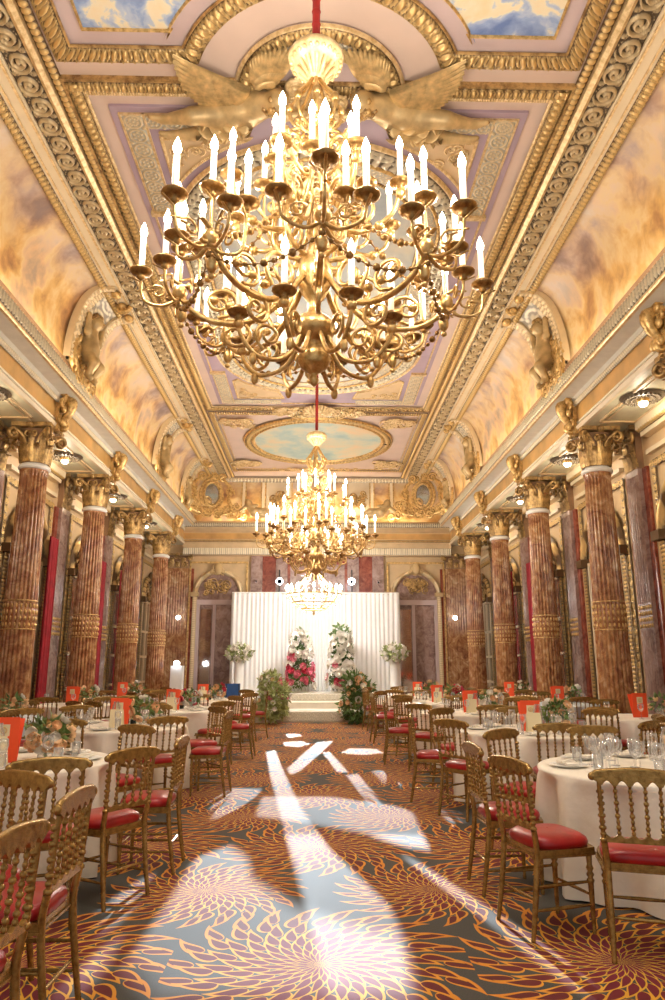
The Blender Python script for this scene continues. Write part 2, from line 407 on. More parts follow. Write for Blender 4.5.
def relief_ring(mb, cen, rin, rout, z, pat, amp, stretch=0.0, nseg=300, nv=10, mat=0, a0=0.0, a1=2 * PI, down=True):
    """ornamented ring on the ceiling, a stadium when stretch is set (half length of the straight part along y)"""
    closed = abs(a1 - a0 - 2 * PI) < 1e-6
    w = rout - rin; rm = (rin + rout) / 2; al = []
    A = np.linspace(a0, a1, nseg + 1)
    pts = [(math.cos(a), math.sin(a), math.copysign(stretch, math.sin(a)) if stretch else 0) for a in A]
    arc = A * rm
    out = []; H = []
    T = np.linspace(0, 1, nv + 1)
    dirs = np.array([(p[0], p[1]) for p in pts]); off = np.array([p[2] for p in pts])
    if stretch:  # add straight runs
        D = []; O = []; 
        n1 = nseg // 2; ns = max(2, int(2 * stretch / (PI * rm) * n1))
        for a in np.linspace(0, PI, n1): D.append((math.cos(a), math.sin(a))); O.append(stretch)
        for q in np.linspace(stretch, -stretch, ns)[1:-1]: D.append((-1, 0)); O.append(q)
        for a in np.linspace(PI, 2 * PI, n1): D.append((math.cos(a), math.sin(a))); O.append(-stretch)
        for q in np.linspace(-stretch, stretch, ns)[1:]: D.append((1, 0)); O.append(q)
        dirs = np.array(D); off = np.array(O)
        mid = dirs * rm + np.c_[np.zeros(len(off)), off]
        arc = np.r_[0, np.cumsum(np.linalg.norm(np.diff(mid, axis=0), axis=1))]
    S = np.repeat((arc / w)[:, None], nv + 1, 1); TT = np.repeat(T[None], len(arc), 0)
    h = hpat(pat, S, TT); h[:, 0] = 0; h[:, -1] = 0
    R = rin + TT * w
    P = np.stack([cen[0] + dirs[:, :1] * R, cen[1] + dirs[:, 1:2] * R + off[:, None], z + (-1 if down else 1) * h * amp], -1)
    mb.grid(P[::-1] if not down else P, mat=mat, att=h if down else h[::-1])
    return mb
def spiral(c, r0, r1, turns, a0=0.0, plane='xz', n=28, d=1, y=0.0):
    pts = []
    for i in range(n):
        f = i / (n - 1); r = r0 + (r1 - r0) * f; a = a0 + d * turns * 2 * PI * f
        u, v = r * math.cos(a), r * math.sin(a)
        pts.append({'xz': (c[0] + u, c[1], c[2] + v), 'yz': (c[0], c[1] + u, c[2] + v), 'xy': (c[0] + u, c[1] + v, c[2])}[plane])
    return pts
def bez(pts, n=24):
    """Catmull-Rom through the points"""
    P = [np.array(p, float) for p in pts]; P = [2 * P[0] - P[1]] + P + [2 * P[-1] - P[-2]]; out = []
    k = len(P) - 3
    for i in range(n):
        f = i / (n - 1) * k; j = min(int(f), k - 1); t = f - j
        a, b_, c, d = P[j:j + 4]
        out.append(.5 * ((2 * b_) + (c - a) * t + (2 * a - 5 * b_ + 4 * c - d) * t * t + (3 * b_ - a - 3 * c + d) * t ** 3))
    return np.array(out)
def meta_mesh(name, els, mats, res=.03, thr=.6):
    """one continuous surface grown around balls and limbs: els = (x,y,z,r) or ((p),(q),r0,r1)"""
    mb = bpy.data.metaballs.new('m_' + name); mb.resolution = res; mb.render_resolution = res; mb.threshold = thr
    o = bpy.data.objects.new('m_' + name + str(len(bpy.data.meshes)), mb); COL.objects.link(o)
    def ball(c, r):
        e = mb.elements.new(); e.co = c; e.radius = r * 1.75
    for e in els:
        if len(e) == 4 and np.isscalar(e[0]): ball(e[:3], e[3])
        else:
            p, q, r0, r1 = e; p = np.array(p, float); q = np.array(q, float); L = np.linalg.norm(q - p)
            n = max(2, int(L / (min(r0, r1) * .8)) + 1)
            for i in range(n):
                f = i / (n - 1); ball(p + (q - p) * f, r0 + (r1 - r0) * f)
    bpy.context.view_layer.update()
    dg = bpy.context.evaluated_depsgraph_get()
    me = bpy.data.meshes.new_from_object(o.evaluated_get(dg)); me.name = name
    me.materials.clear()
    for m_ in (mats if isinstance(mats, (list, tuple)) else [mats]): me.materials.append(m_)
    me.polygons.foreach_set('use_smooth', np.ones(len(me.polygons), bool))
    bpy.data.objects.remove(o); bpy.data.metaballs.remove(mb)
    return me
# ================================================================== ROOM SHELL
Y0, Y1 = -0.5, 24.6
WX = 5.75; ZS = 5.60; ZC = 8.07
WORLD = .38; EXPO = 0.62

f = MB(); f.box2((-6.3, Y0, -.12), (6.3, Y1 + .3, 0)); struct('floor', f, M['carpet'])

# ---- ceiling: flat plaster with panels in low steps
c = MB(); c.box2((-4.2, Y0, ZC + .02), (4.2, Y1 + .2, ZC + .3)); ceil = struct('ceiling', c, M['pink'])
def rect_frame(name, x0, x1, y0, y1, w, z, mat, pat=None, amp=.03, drop=.02, parent=ceil):
    """rectangular border on the ceiling, inside the outline, w wide"""
    m = MB()
    if pat:
        N_ = (0, 0, -1)
        relief(m, (x0, y0, z), (x0, y1, z), (w, 0, 0), N_, pat, amp)
        relief(m, (x1, y0, z), (x1, y1, z), (-w, 0, 0), N_, pat, amp)
        relief(m, (x0, y0, z - .001), (x1, y0, z - .001), (0, w, 0), N_, pat, amp)
        relief(m, (x0, y1, z - .001), (x1, y1, z - .001), (0, -w, 0), N_, pat, amp)
    else:
        m.box2((x0, y0, z), (x0 + w, y1, z + drop)); m.box2((x1 - w, y0, z), (x1, y1, z + drop))
        m.box2((x0 + w, y0, z), (x1 - w, y0 + w, z + drop)); m.box2((x0 + w, y1 - w, z), (x1 - w, y1, z + drop))
    return struct(name, m, mat, parent)
# long bands either side
for s in (-1, 1):
    m = MB(); relief(m, (s * 2.98, Y0, ZC), (s * 2.98, Y1, ZC), (s * .13, 0, 0), (0, 0, -1), 'bead', .05); struct('bead_moulding', m, M['rel_gold'], ceil)
    m = MB(); m.prism([(s * 3.12, ZC + .02), (s * 3.12, ZC - .05), (s * 3.17, ZC - .09), (s * 3.22, ZC - .05), (s * 3.22, ZC + .02)], Y0, Y1); struct('fillet_moulding', m, M['gold_light'], ceil)
    m = MB(); relief(m, (s * 3.22, Y0, ZC - .02), (s * 3.22, Y1, ZC - .02), (s * .30, 0, 0), (0, 0, -1), 'scroll', .06, res=.015); struct('leaf_moulding', m, M['rel_antique'], ceil)
    m = MB(); m.box2((s * 3.52, Y0, ZC - .05), (s * 3.76, Y1, ZC + .02)); m.box2((s * 3.55, Y0, ZC - .07), (s * 3.58, Y1, ZC - .05), mat=1); m.box2((s * 3.70, Y0, ZC - .07), (s * 3.72, Y1, ZC - .05), mat=1)
    struct('flat_moulding', m, [M['cream'], M['gold_light']], ceil)
    m = MB(); relief(m, (s * 3.76, Y0, ZC - .05), (s * 3.76, Y1, ZC - .05), (s * .13, 0, -.03), (0, 0, -1), 'egg', .05); struct('egg_moulding', m, M['rel_gold'], ceil)

# ---- near panels of sky, one each side of the axis, cut by the curve of the middle frame
def curve_path(s, inset):
    """outline of a near panel (side s), stepped in by inset"""
    xo = 2.95 - inset; yt = 6.58 - inset; yb = 2.2 + inset
    P = [(xo, yb), (xo, yt)]
    RR = 1.48 + inset; aS = math.asin((7.15 - yt) / RR); aE = math.acos(min(1, (.25 + inset * .9) / RR))
    # quarter curve around the middle arch
    for q in np.linspace(0, 1, 12):
        a = aS + (aE - aS) * q
        P.append((RR * math.cos(a), 7.15 - RR * math.sin(a)))
    P.append((.25 + inset * .9, yb + .9)); P.append((.95, yb))
    return [(s * x, y) for x, y in P]
def outline_band(name, polyA, polyB, zA, zB, mat, parent=ceil):
    m = MB(); n = len(polyA)
    A = np.array([(x, y, zA) for x, y in polyA]); B = np.array([(x, y, zB) for x, y in polyB])
    m.grid(np.stack([A, B]), cv=True, smooth=False); return struct(name, m, mat, parent)
def relief_path(mb, poly, w, z, pat, amp, inward=1, closed=True, mat=0):
    """ornament band following a closed outline, by arc length"""
    P = np.array(poly, float); n = len(P)
    area = .5 * np.sum(P[:, 0] * np.roll(P[:, 1], -1) - np.roll(P[:, 0], -1) * P[:, 1]); sg = 1 if area > 0 else -1
    e = np.roll(P, -1, 0) - P; e /= np.linalg.norm(e, axis=1, keepdims=True); nrm = np.c_[-e[:, 1], e[:, 0]] * sg
    mit = nrm + np.roll(nrm, 1, 0); mit /= np.linalg.norm(mit, axis=1, keepdims=True)
    cosv = np.sum(mit * nrm, 1); mit = mit / np.maximum(cosv, .4)[:, None]
    rows = []; S = []; acc = 0
    idx = list(range(n)) + [0]
    for k in range(n):
        a, b = P[idx[k]], P[idx[k + 1]]; ma, mb_ = mit[idx[k]], mit[idx[k + 1]]; L = np.linalg.norm(b - a); st = max(2, int(L / (w / 12)))
        for q in np.linspace(0, 1, st, endpoint=False):
            rows.append((a + (b - a) * q, ma + (mb_ - ma) * q)); S.append(acc + L * q)
        acc += L
    rows.append((P[0], mit[0])); S.append(acc)
    T = np.linspace(0, 1, 12); SS = np.repeat(np.array(S)[:, None] / w, 12, 1); TT = np.repeat(T[None], len(S), 0)
    H = hpat(pat, SS, TT); H[:, 0] = 0; H[:, -1] = 0
    B = np.array([r[0] for r in rows]); D = np.array([r[1] for r in rows])
    XY = B[:, None, :] + D[:, None, :] * (TT * w)[..., None]
    Q = np.dstack([XY, z - H * amp])
    mb.grid(Q if sg < 0 else Q, mat=mat, att=H); return mb
def inset_poly(poly, d):
    P = np.array(poly, float); n = len(P)
    area = .5 * np.sum(P[:, 0] * np.roll(P[:, 1], -1) - np.roll(P[:, 0], -1) * P[:, 1]); sg = 1 if area > 0 else -1
    e = np.roll(P, -1, 0) - P; e /= np.linalg.norm(e, axis=1, keepdims=True); nrm = np.c_[-e[:, 1], e[:, 0]] * sg
    mit = nrm + np.roll(nrm, 1, 0); mit /= np.linalg.norm(mit, axis=1, keepdims=True); mit /= np.maximum(np.sum(mit * nrm, 1), .4)[:, None]
    return [tuple(x) for x in (P + mit * d)]
def panel(name, poly, z0, z1, mat, parent=ceil):
    m = MB(); m.prism(poly, z0, z1, axis='z'); return struct(name, m, mat, parent)
for s in (-1, 1):
    P0 = curve_path(s, 0)
    m = MB(); relief_path(m, P0, .20, ZC - .015, 'egg', .07); struct('panel_egg_moulding', m, M['rel_gold'], ceil)
    P1 = inset_poly(P0, .20); panel('panel_step', P1, ZC - .0, ZC + .019, M['mauve'])
    m = MB(); relief_path(m, P1, .03, ZC - .02, 'torus', .03); relief_path(m, inset_poly(P0, -.01), .03, ZC, 'torus', .03); struct('panel_fillet', m, M['gold_dark'], ceil)
    P3 = inset_poly(P0, .40)
    m = MB(); relief_path(m, P3, .035, ZC - .005, 'torus', .04); struct('panel_inner_fillet', m, M['gold'], ceil)
    P4 = inset_poly(P0, .43); panel('sky_painting', P4, ZC - .012, ZC, M['sky_blue'])

# ---- the middle panel: frames, guilloche, stadium ring and painted sky
rect_frame('cross_fillet', -3.0, 3.0, 6.80, 17.60, .04, ZC - .04, M['gold_dark'], drop=.06)
rect_frame('middle_egg_moulding', -2.95, 2.95, 6.86, 17.52, .15, ZC - .01, M['rel_gold'], 'egg', .06)
rect_frame('middle_leaf_fillet', -2.80, 2.80, 7.01, 17.37, .05, ZC - .015, M['gold_light'], 'bead', .02)
panel('lavender_step', [(-2.56, 7.22), (2.56, 7.22), (2.56, 17.15), (-2.56, 17.15)], ZC - .02, ZC + .019, M['lavender'])
rect_frame('lavender_fillet', -2.47, 2.47, 7.31, 17.06, .03, ZC - .045, M['gold_light'], drop=.03)
for s in (-1, 1):
    for (ya, yb) in ((7.31, 9.25), (15.1, 17.06)):
        m = MB(); relief(m, (s * 2.44, ya, ZC - .03), (s * 2.44, yb, ZC - .03), (-s * .26, 0, 0), (0, 0, -1), 'rosette', .035, res=.016); struct('rosette_band', m, M['rel_grey'], ceil)
        m = MB(); m.box2((s * 2.15, ya, ZC - .05), (s * 2.18, yb, ZC - .02)); m.box2((s * 2.15, (yb if ya < 8 else ya) - .04, ZC - .08), (s * 2.5, (yb if ya < 8 else ya) + .04, ZC - .02)); struct('gold_fillet', m, M['gold_light'], ceil)
    for (ya, sg) in ((7.31, 1), (17.06, -1)):
        m = MB(); relief(m, (s * 2.44, ya, ZC - .031), (s * .95, ya, ZC - .031), (0, sg * .26, 0), (0, 0, -1), 'rosette', .035, res=.016); struct('rosette_band', m, M['rel_grey'], ceil)
        # spandrel in the corner outside the ring
        pts = [(s * 2.05, ya + sg * .38)] + [(s * 2.24 * math.cos(a), (9.9 if sg > 0 else 14.1) - sg * 2.24 * math.sin(a)) for a in np.linspace(.52, 1.13, 8)]
        tri = [(s * 2.05, ya + sg * .38), (s * 2.05, ya + sg * 1.45)] + [(s * 2.34 * math.cos(a), (9.9 if sg > 0 else 14.1) - sg * 2.34 * math.sin(a)) for a in np.linspace(.62, 1.15, 8)] + [(s * .85, ya + sg * .38)]
        panel('spandrel_panel', tri, ZC - .035, ZC - .0, M['stone'])
        m = MB(); relief_path(m, tri, .05, ZC - .04, 'bead', .03)
        for q in range(9):
            t1 = rnd.random(); cx = s * (1.90 - .75 * t1 * rnd.random()); cy = ya + sg * (.5 + .6 * rnd.random() * (1 - t1))
            m.tube(spiral((cx, cy, ZC - .045), .09, .015, 1.3, rnd.random() * 6, 'xy', 16, rnd.choice([-1, 1])), .014, 5)
        struct('spandrel_scrollwork', m, M['gold_light'], ceil)
CN = (0, 12.0); ST = 2.1
m = MB(); relief_ring(m, CN, 2.16, 2.24, ZC - .03, 'torus', .05, ST); struct('ring_fillet', m, M['gold_light'], ceil)
m = MB(); relief_ring(m, CN, 1.90, 2.16, ZC - .04, 'acanthus', .06, ST, nseg=420, nv=14); struct('ring_leaf_moulding', m, M['rel_silver'], ceil)
m = MB(); relief_ring(m, CN, 1.84, 1.90, ZC - .05, 'torus', .04, ST); struct('ring_fillet', m, M['gold'], ceil)
m = MB(); relief_ring(m, CN, 1.62, 1.84, ZC - .035, 'rosette', .03, ST, nseg=420, nv=12); struct('ring_rosette_moulding', m, M['rel_grey'], ceil)
m = MB(); relief_ring(m, CN, 1.56, 1.62, ZC - .04, 'bead', .03, ST, nseg=500, nv=6); struct('ring_bead', m, M['rel_gold'], ceil)
st_poly = [(1.57 * math.cos(a), 12 + ST + 1.57 * math.sin(a)) for a in np.linspace(0, PI, 30)] + [(1.57 * math.cos(a), 12 - ST + 1.57 * math.sin(a)) for a in np.linspace(PI, 2 * PI, 30)]
panel('sky_painting', st_poly, ZC - .034, ZC - .0, M['sky_grey'])

# arches that break the frame at both ends, behind the figures
for (yc, a0, a1, sg) in ((7.05, PI, 2 * PI, 1), (17.35, 0, PI, -1)):
    m = MB(); relief_ring(m, (0, yc), .80, .97, ZC - .02, 'egg', .06, nseg=160, a0=a0, a1=a1); struct('arch_moulding', m, M['rel_gold'], ceil)
    m = MB(); relief_ring(m, (0, yc), .97, 1.02, ZC - .02, 'torus', .04, nseg=60, a0=a0, a1=a1); relief_ring(m, (0, yc), .60, .64, ZC - .02, 'torus', .04, nseg=60, a0=a0, a1=a1); struct('arch_fillet', m, M['gold_light'], ceil)
    m = MB(); relief_ring(m, (0, yc), .64, .80, ZC - .01, 'rosette', .03, nseg=160, a0=a0, a1=a1); struct('arch_rosette_moulding', m, M['rel_cream'], ceil)
    pp = [(1.0 * math.cos(a), yc + 1.0 * math.sin(a)) for a in np.linspace(a0, a1, 24)]
    panel('arch_field', pp, ZC - .01, ZC + .015, M['mauve'])

# ---- round medallion before the stage
C2 = (0, 20.35)
rect_frame('far_egg_moulding', -2.95, 2.95, 17.75, 23.6, .15, ZC - .01, M['rel_gold'], 'leaf', .05)
rect_frame('far_fillet', -2.75, 2.75, 17.95, 23.4, .03, ZC - .02, M['gold_light'], drop=.03)
m = MB(); relief_ring(m, C2, 2.02, 2.20, ZC - .03, 'egg', .07, nseg=420); struct('medallion_egg_moulding', m, M['rel_gold'], ceil)
m = MB(); relief_ring(m, C2, 1.90, 2.02, ZC - .02, 'torus', .06, nseg=96); relief_ring(m, C2, 2.20, 2.26, ZC - .02, 'torus', .06, nseg=96); struct('medallion_fillet', m, M['gold'], ceil)
panel('sky_painting', [(1.92 * math.cos(a), 20.35 + 1.92 * math.sin(a)) for a in np.linspace(0, 2 * PI, 72)[:-1]], ZC - .02, ZC, M['sky_teal'])
def scroll_cluster(mb, cen, sx, sy, n, rr, plane='xy', thick=.03, mat=0, seed=1):
    r_ = random.Random(seed)
    for i in range(n):
        u = (r_.random() * 2 - 1) * sx; v = (r_.random() * 2 - 1) * sy; rad = rr * (.6 + .7 * r_.random())
        cc = {'xy': (cen[0] + u, cen[1] + v, cen[2] - .02 * r_.random()), 'xz': (cen[0] + u, cen[1] - .05 * r_.random(), cen[2] + v), 'yz': (cen[0], cen[1] + u, cen[2] + v)}[plane]
        mb.tube(spiral(cc, rad, rad * .12, 1.2 + r_.random() * .5, r_.random() * 6.3, plane, 18, r_.choice([-1, 1])), [thick * .7, thick, thick * .8], 6, mat=mat)
        mb.ball(cc, thick * 1.3, 7, 5, mat=mat)
for sx in (-1, 1):
    for yy, sd in ((18.55, 3), (22.6, 5)):
        m = MB(); scroll_cluster(m, (sx * 2.3, yy, ZC - .06), .42, .34, 15, .17, thick=.03, seed=sd + sx)
        for q in range(10):
            a = q * .63; m.ball((sx * 2.3 + .3 * math.cos(a), yy + .25 * math.sin(a), ZC - .05), (.11, .05, .04))
        struct('corner_scrollwork', m, M['gold_light'], ceil)
m = MB(); scroll_cluster(m, (0, 17.6, ZC - .06), 1.15, .30, 26, .17, thick=.03, seed=12); struct('middle_scrollwork', m, M['gold_light'], ceil)
m = MB(); scroll_cluster(m, (0, 23.2, ZC - .06), 1.6, .14, 18, .12, thick=.02, seed=14); struct('far_scrollwork', m, M['gold_light'], ceil)

# ================================================================== SIDES
def sideprof(prof, s, y0=Y0, y1=Y1, name='trim', mats=None, mat=0):
    m = MB(); m.prism([(s * x, z) for x, z in prof], y0, y1, mat=0); return struct(name, m, mats)
nt_ = [0]
def trim():
    nt_[0] += 1; return 'trim_%d' % nt_[0]
COLY = [8.58, 12.02, 15.46, 18.9, 22.34]; COLX = 5.0
for s in (-1, 1):
    side = 'left' if s < 0 else 'right'
    # wall
    m = MB(); m.box2((s * WX, Y0, 0), (s * (WX + .25), Y1 + .2, ZS)); wall = struct('wall_' + side, m, M['stone'])
    # soffit of the aisle
    m = MB(); m.box2((s * 4.72, Y0, ZS), (s * (WX + .25), Y1, ZS + .12)); m.box2((s * 4.98, Y0, ZS - .012), (s * 5.02, Y1, ZS), mat=1)
    sof = struct(trim(), m, [M['soffit'], M['cream']])
    for k in range(len(COLY)):
        yc = COLY[k] - 1.72
        mm = MB()
        for (a, b_) in (((4.88, yc - 1.15), (4.91, yc + 1.15)), ((5.50, yc - 1.15), (5.53, yc + 1.15)), ((4.88, yc - 1.15), (5.53, yc - 1.12)), ((4.88, yc + 1.12), (5.53, yc + 1.15))):
            mm.box2((s * a[0], a[1], ZS - .03), (s * b_[0], b_[1], ZS))
        struct('soffit_panel_moulding', mm, M['stone'], sof)
    # entablature
    e = MB(); e.prism([(s * 5.1, ZS + .08), (s * 4.73, ZS + .08), (s * 4.73, 5.69), (s * 4.68, 5.66), (s * 4.68, 6.12), (s * 5.1, 6.12)], Y0, Y1); ent = struct(trim(), e, M['ochre'])
    m = MB(); m.prism([(s * 4.72, 5.59), (s * 4.66, 5.59), (s * 4.63, 5.64), (s * 4.66, 5.69), (s * 4.68, 5.70)], Y0, Y1); struct('architrave_fillet', m, M['cream'], ent)
    m = MB(); relief(m, (s * 4.675, Y0, 5.70), (s * 4.675, Y1, 5.70), (0, 0, .05), (-s, 0, 0), 'bead', .025, res=.012); struct('architrave_bead', m, M['rel_cream'], ent)
    m = MB(); relief(m, (s * 4.66, Y0, 6.03), (s * 4.66, Y1, 6.03), (-s * .03, 0, .09), (-s, 0, -.3), 'egg', .035); struct('frieze_egg_moulding', m, M['rel_cream'], ent)
    # cornice
    m = MB(); m.prism([(s * 5.1, 6.12), (s * 4.64, 6.12), (s * 4.58, 6.16), (s * 4.34, 6.18), (s * 4.31, 6.24), (s * 4.31, 6.27), (s * 4.29, 6.44), (s * 4.42, 6.46), (s * 5.1, 6.46)], Y0, Y1); cor = struct(trim(), m, M['greywhite'])
    m = MB(); m.prism([(s * 4.345, 6.178), (s * 4.30, 6.176), (s * 4.285, 6.20), (s * 4.285, 6.235), (s * 4.33, 6.24)], Y0, Y1); struct('cornice_fillet', m, M['gold_light'], cor)
    m = MB(); relief(m, (s * 4.30, Y0, 6.245), (s * 4.30, Y1, 6.245), (0, 0, .20), (-s, 0, 0), 'leaf', .05, res=.018); struct('cornice_leaf_moulding', m, M['rel_silver'], cor)
    m = MB(); m.prism([(s * 4.52, 6.46), (s * 4.46, 6.46), (s * 4.455, 6.72), (s * 4.52, 6.74)], Y0, Y1); struct('cornice_plinth', m, M['brown'], cor)
    # cove with its paintings
    m = MB(); A = np.linspace(0, PI / 2, 14); YY = np.arange(Y0, Y1 + .01, .4)
    P = np.array([[(s * (3.86 + .60 * math.cos(a)), y, 6.70 + 1.34 * math.sin(a)) for a in A] for y in YY]); m.grid(P if s > 0 else P[::-1])
    cove = struct(trim(), m, M['cove'])
    # ribs across the cove
    for (yr, wd) in ((5.1, 1.35), (12.0, 1.35), (18.6, 1.1), (22.4, 1.0)):
        m = MB()
        def rib(w0, w1, d, pat, mat, amp=.03):
            A = np.linspace(-.05, PI / 2 + .0, 60); T = np.linspace(0, 1, 10)
            base = np.array([(s * (3.80 + (.60 - d) * math.cos(a)), 6.74 + (1.34 - d) * math.sin(a)) for a in A])
            base = np.r_[base, np.array([(s * x, base[-1][1]) for x in np.linspace(3.78, 3.62, 5)])]
            arc = np.r_[0, np.cumsum(np.linalg.norm(np.diff(base, axis=0), axis=1))]
            nr = np.gradient(base, axis=0); nr = np.c_[-nr[:, 1], nr[:, 0]] * s; nr /= np.linalg.norm(nr, axis=1, keepdims=True)
            ww = abs(w1 - w0); S = np.repeat(arc[:, None] / ww, 10, 1); TT = np.repeat(T[None], len(arc), 0)
            H = hpat(pat, S, TT) if pat else np.zeros_like(S)
            Pn = np.stack([base[:, :1] + nr[:, :1] * H * amp, yr + w0 + (w1 - w0) * TT, base[:, 1:] + nr[:, 1:] * H * amp], -1)
            m.grid(Pn if s > 0 else Pn[::-1], mat=mat, att=H)
            # cheeks back to the cove
            for yy in (yr + w0, yr + w1):
                B0 = np.c_[base[:, 0], np.full(len(base), yy), base[:, 1]]; B1 = B0.copy(); B1[:, 0] -= nr[:, 0] * (d + .02); B1[:, 2] -= nr[:, 1] * (d + .02)
                m.grid(np.stack([B0, B1]), mat=mat, att=np.full(2 * len(base), .45))
        h = wd / 2
        rib(-h, -h + .14, .10, 'bead', 0); rib(-h + .14, -h + .34, .07, 'leaf', 0, .04); rib(-h + .34, h - .24, .05, 'rosette', 1, .02); rib(h - .24, h, .10, 'egg', 0, .04)
        struct('cove_rib', m, [M['rel_pale'], M['rel_cream']], cove)
        m = MB(); m.tube(spiral((s * 3.66, yr, 7.99), .14, .02, 1.4, 0, 'xz', 20, s), [.05, .04, .02], 8)
        for q in (-1, 0, 1): m.ball((s * 3.66, yr + q * wd * .33, 7.97), (.09, .12, .07))
        struct('rib_scroll', m, M['gold'], cove)
    # ---- wall bays
    for k in range(len(COLY) + 1):
        y1_ = COLY[k] - .55 if k < len(COLY) else Y1 - .05
        y0_ = COLY[k - 1] + .55 if k else COLY[0] - 3.44 + .55
        yc = (y0_ + y1_) / 2; hw = min(.86, (y1_ - y0_) / 2 - .22)
        if hw < .25: continue
        X = s * WX; fn = (-s, 0, 0)
        b = MB()
        for yy in (y0_ + .02, y1_ - .16): relief(b, (X - s * .03, yy, .5), (X - s * .03, yy, 4.75), (0, .14, 0), fn, 'scroll', .03, res=.018)
        relief(b, (X - s * .031, y0_, 4.75), (X - s * .031, y1_, 4.75), (0, 0, .14), fn, 'scroll', .03, res=.018)
        struct('bay_frame_moulding', b, M['rel_gold'], wall)
        b = MB()
        b.box2((X, y0_, 5.0), (X - s * .10, y1_, 5.08)); b.box2((X, y0_, 5.32), (X - s * .16, y1_, 5.40)); b.box2((X, y0_, 5.44), (X - s * .24, y1_, 5.60))
        struct('wall_cornice', b, M['cream'], wall)
        b = MB(); relief(b, (X - s * .17, y0_, 5.40), (X - s * .17, y1_, 5.40), (-s * .04, 0, .12), (-s, 0, -.4), 'egg', .05); struct('wall_cornice_egg_moulding', b, M['rel_gold'], wall)
        # arch: archivolt, keystone, tympanum ornament
        b = MB(); rr = hw; zsp = 3.55 if hw > .6 else 3.9
        A = np.linspace(0, PI, 40); T = np.linspace(0, 1, 8); wv = .20
        S = np.repeat((A * (rr + .1) / wv)[:, None], 8, 1); TT = np.repeat(T[None], 40, 0); H = hpat('leaf', S, TT)
        R = rr + TT * wv; Pn = np.stack([X - s * (.05 + .09 * np.sin(TT * PI) + .03 * H), yc + R * np.cos(A)[:, None], zsp + R * np.sin(A)[:, None]], -1)
        b.grid(Pn, att=H)
        for sg in (-1, 1):
            relief(b, (X - s * .08, yc + sg * (rr + .02), .4), (X - s * .08, yc + sg * (rr + .02), zsp), (0, sg * .16, 0), fn, 'leaf', .03, res=.02)
            b.box((X - s * .10, yc + sg * (rr + .1), zsp), (.2, .28, .16))
        b.tube(spiral((X - s * .16, yc, zsp + rr + .10), .13, .02, 1.3, 0, 'xz', 18), .04, 8); b.ball((X - s * .14, yc, zsp + rr + .16), (.10, .13, .2))
        struct('arch_moulding', b, M['rel_gold'], wall)
        b = MB(); b.add([(X - s * .02, yc + (rr) * math.cos(a), zsp + rr * math.sin(a)) for a in A] + [(X - s * .02, yc - rr, .1), (X - s * .02, yc + rr, .1)], ngons=[list(range(42))], smooth=False)
        dn = struct('door_%d' % (k + 1 + (6 if s > 0 else 0)), b, M['mirror'])
        b = MB()
        for yy in (yc - rr + .04, yc - .03, yc + rr - .10): b.box2((X - s * .02, yy, 0), (X - s * .07, yy + .07, zsp))
        for zz in (.05, .9, 1.7, 2.5, zsp - .08): b.box2((X - s * .02, yc - rr, zz), (X - s * .065, yc + rr, zz + .07))
        struct('door_frame', b, M['cream'] if s > 0 else M['stone'], dn)
        b = MB()
        for q in range(5):
            a = .3 + q * .63; b.tube(spiral((X - s * .05, yc + .5 * rr * math.cos(a), zsp + .08 + .5 * rr * math.sin(a)), .15 * rr + .04, .02, 1.3, a, 'yz', 18, 1 if q % 2 else -1), .025, 6)
        struct('tympanum_grille', b, M['gold_dark'], dn)

# ---- back wall
m = MB(); m.box2((-6.0, Y1, 0), (6.0, Y1 + .25, ZC + .2)); wb = struct('wall_back', m, M['stone'])
m = MB(); m.prism([(Y1, 5.2), (Y1 - .28, 5.2), (Y1 - .30, 5.62), (Y1 - .34, 5.66), (Y1 - .34, 6.0), (Y1 - .52, 6.06), (Y1 - .62, 6.12), (Y1 - .66, 6.30), (Y1 - .5, 6.36), (Y1, 6.40)], -4.7, 4.7, axis='x'); tb = struct(trim(), m, M['stone'])
m = MB(); relief(m, (-4.7, Y1 - .29, 5.22), (4.7, Y1 - .29, 5.22), (0, 0, .24), (0, -1, 0), 'flute', .04); struct('back_flute_moulding', m, M['rel_cream'], tb)
m = MB(); relief(m, (-4.7, Y1 - .345, 5.66), (4.7, Y1 - .345, 5.66), (0, 0, .07), (0, -1, 0), 'bead', .03); struct('back_bead_moulding', m, M['rel_gold'], tb)
m = MB(); m.box2((-4.7, Y1 - .36, 5.76), (4.7, Y1 - .34, 5.96)); struct('back_frieze', m, M['ochre'], tb)
m = MB(); relief(m, (-4.6, Y1 - .665, 6.13), (4.6, Y1 - .665, 6.13), (0, 0, .15), (0, -1, 0), 'leaf', .03, res=.02); struct('back_leaf_moulding', m, M['rel_silver'], tb)
# attic zone: painted lunettes between gilt strips
m = MB(); m.box2((-4.4, Y1 - .03, 6.40), (4.4, Y1 - .0, ZC)); struct('attic_painting', m, M['cove'], wb)
m = MB()
for x in (-2.65, -1.95, -1.0, 1.0, 1.95, 2.65):
    m.box2((x - .09, Y1 - .10, 6.4), (x + .09, Y1, ZC)); m.box2((x - .05, Y1 - .13, 6.5), (x + .05, Y1 - .1, ZC - .1), mat=1)
for x in (-1.45, 1.45): m.box2((x - .40, Y1 - .06, 6.4), (x + .40, Y1, ZC), mat=1)
m.box2((-3.2, Y1 - .12, 6.55), (3.2, Y1 - .02, 6.66))
struct('attic_pilaster_strip', m, [M['gold'], M['cream']], wb)
m = MB(); relief(m, (-4, Y1 - .2, ZC - .22), (4, Y1 - .2, ZC - .22), (0, 0, .18), (0, -1, 0), 'egg', .05); m.box2((-4, Y1 - .2, ZC - .03), (4, Y1, ZC)); struct('attic_egg_moulding', m, M['rel_cream'], wb)
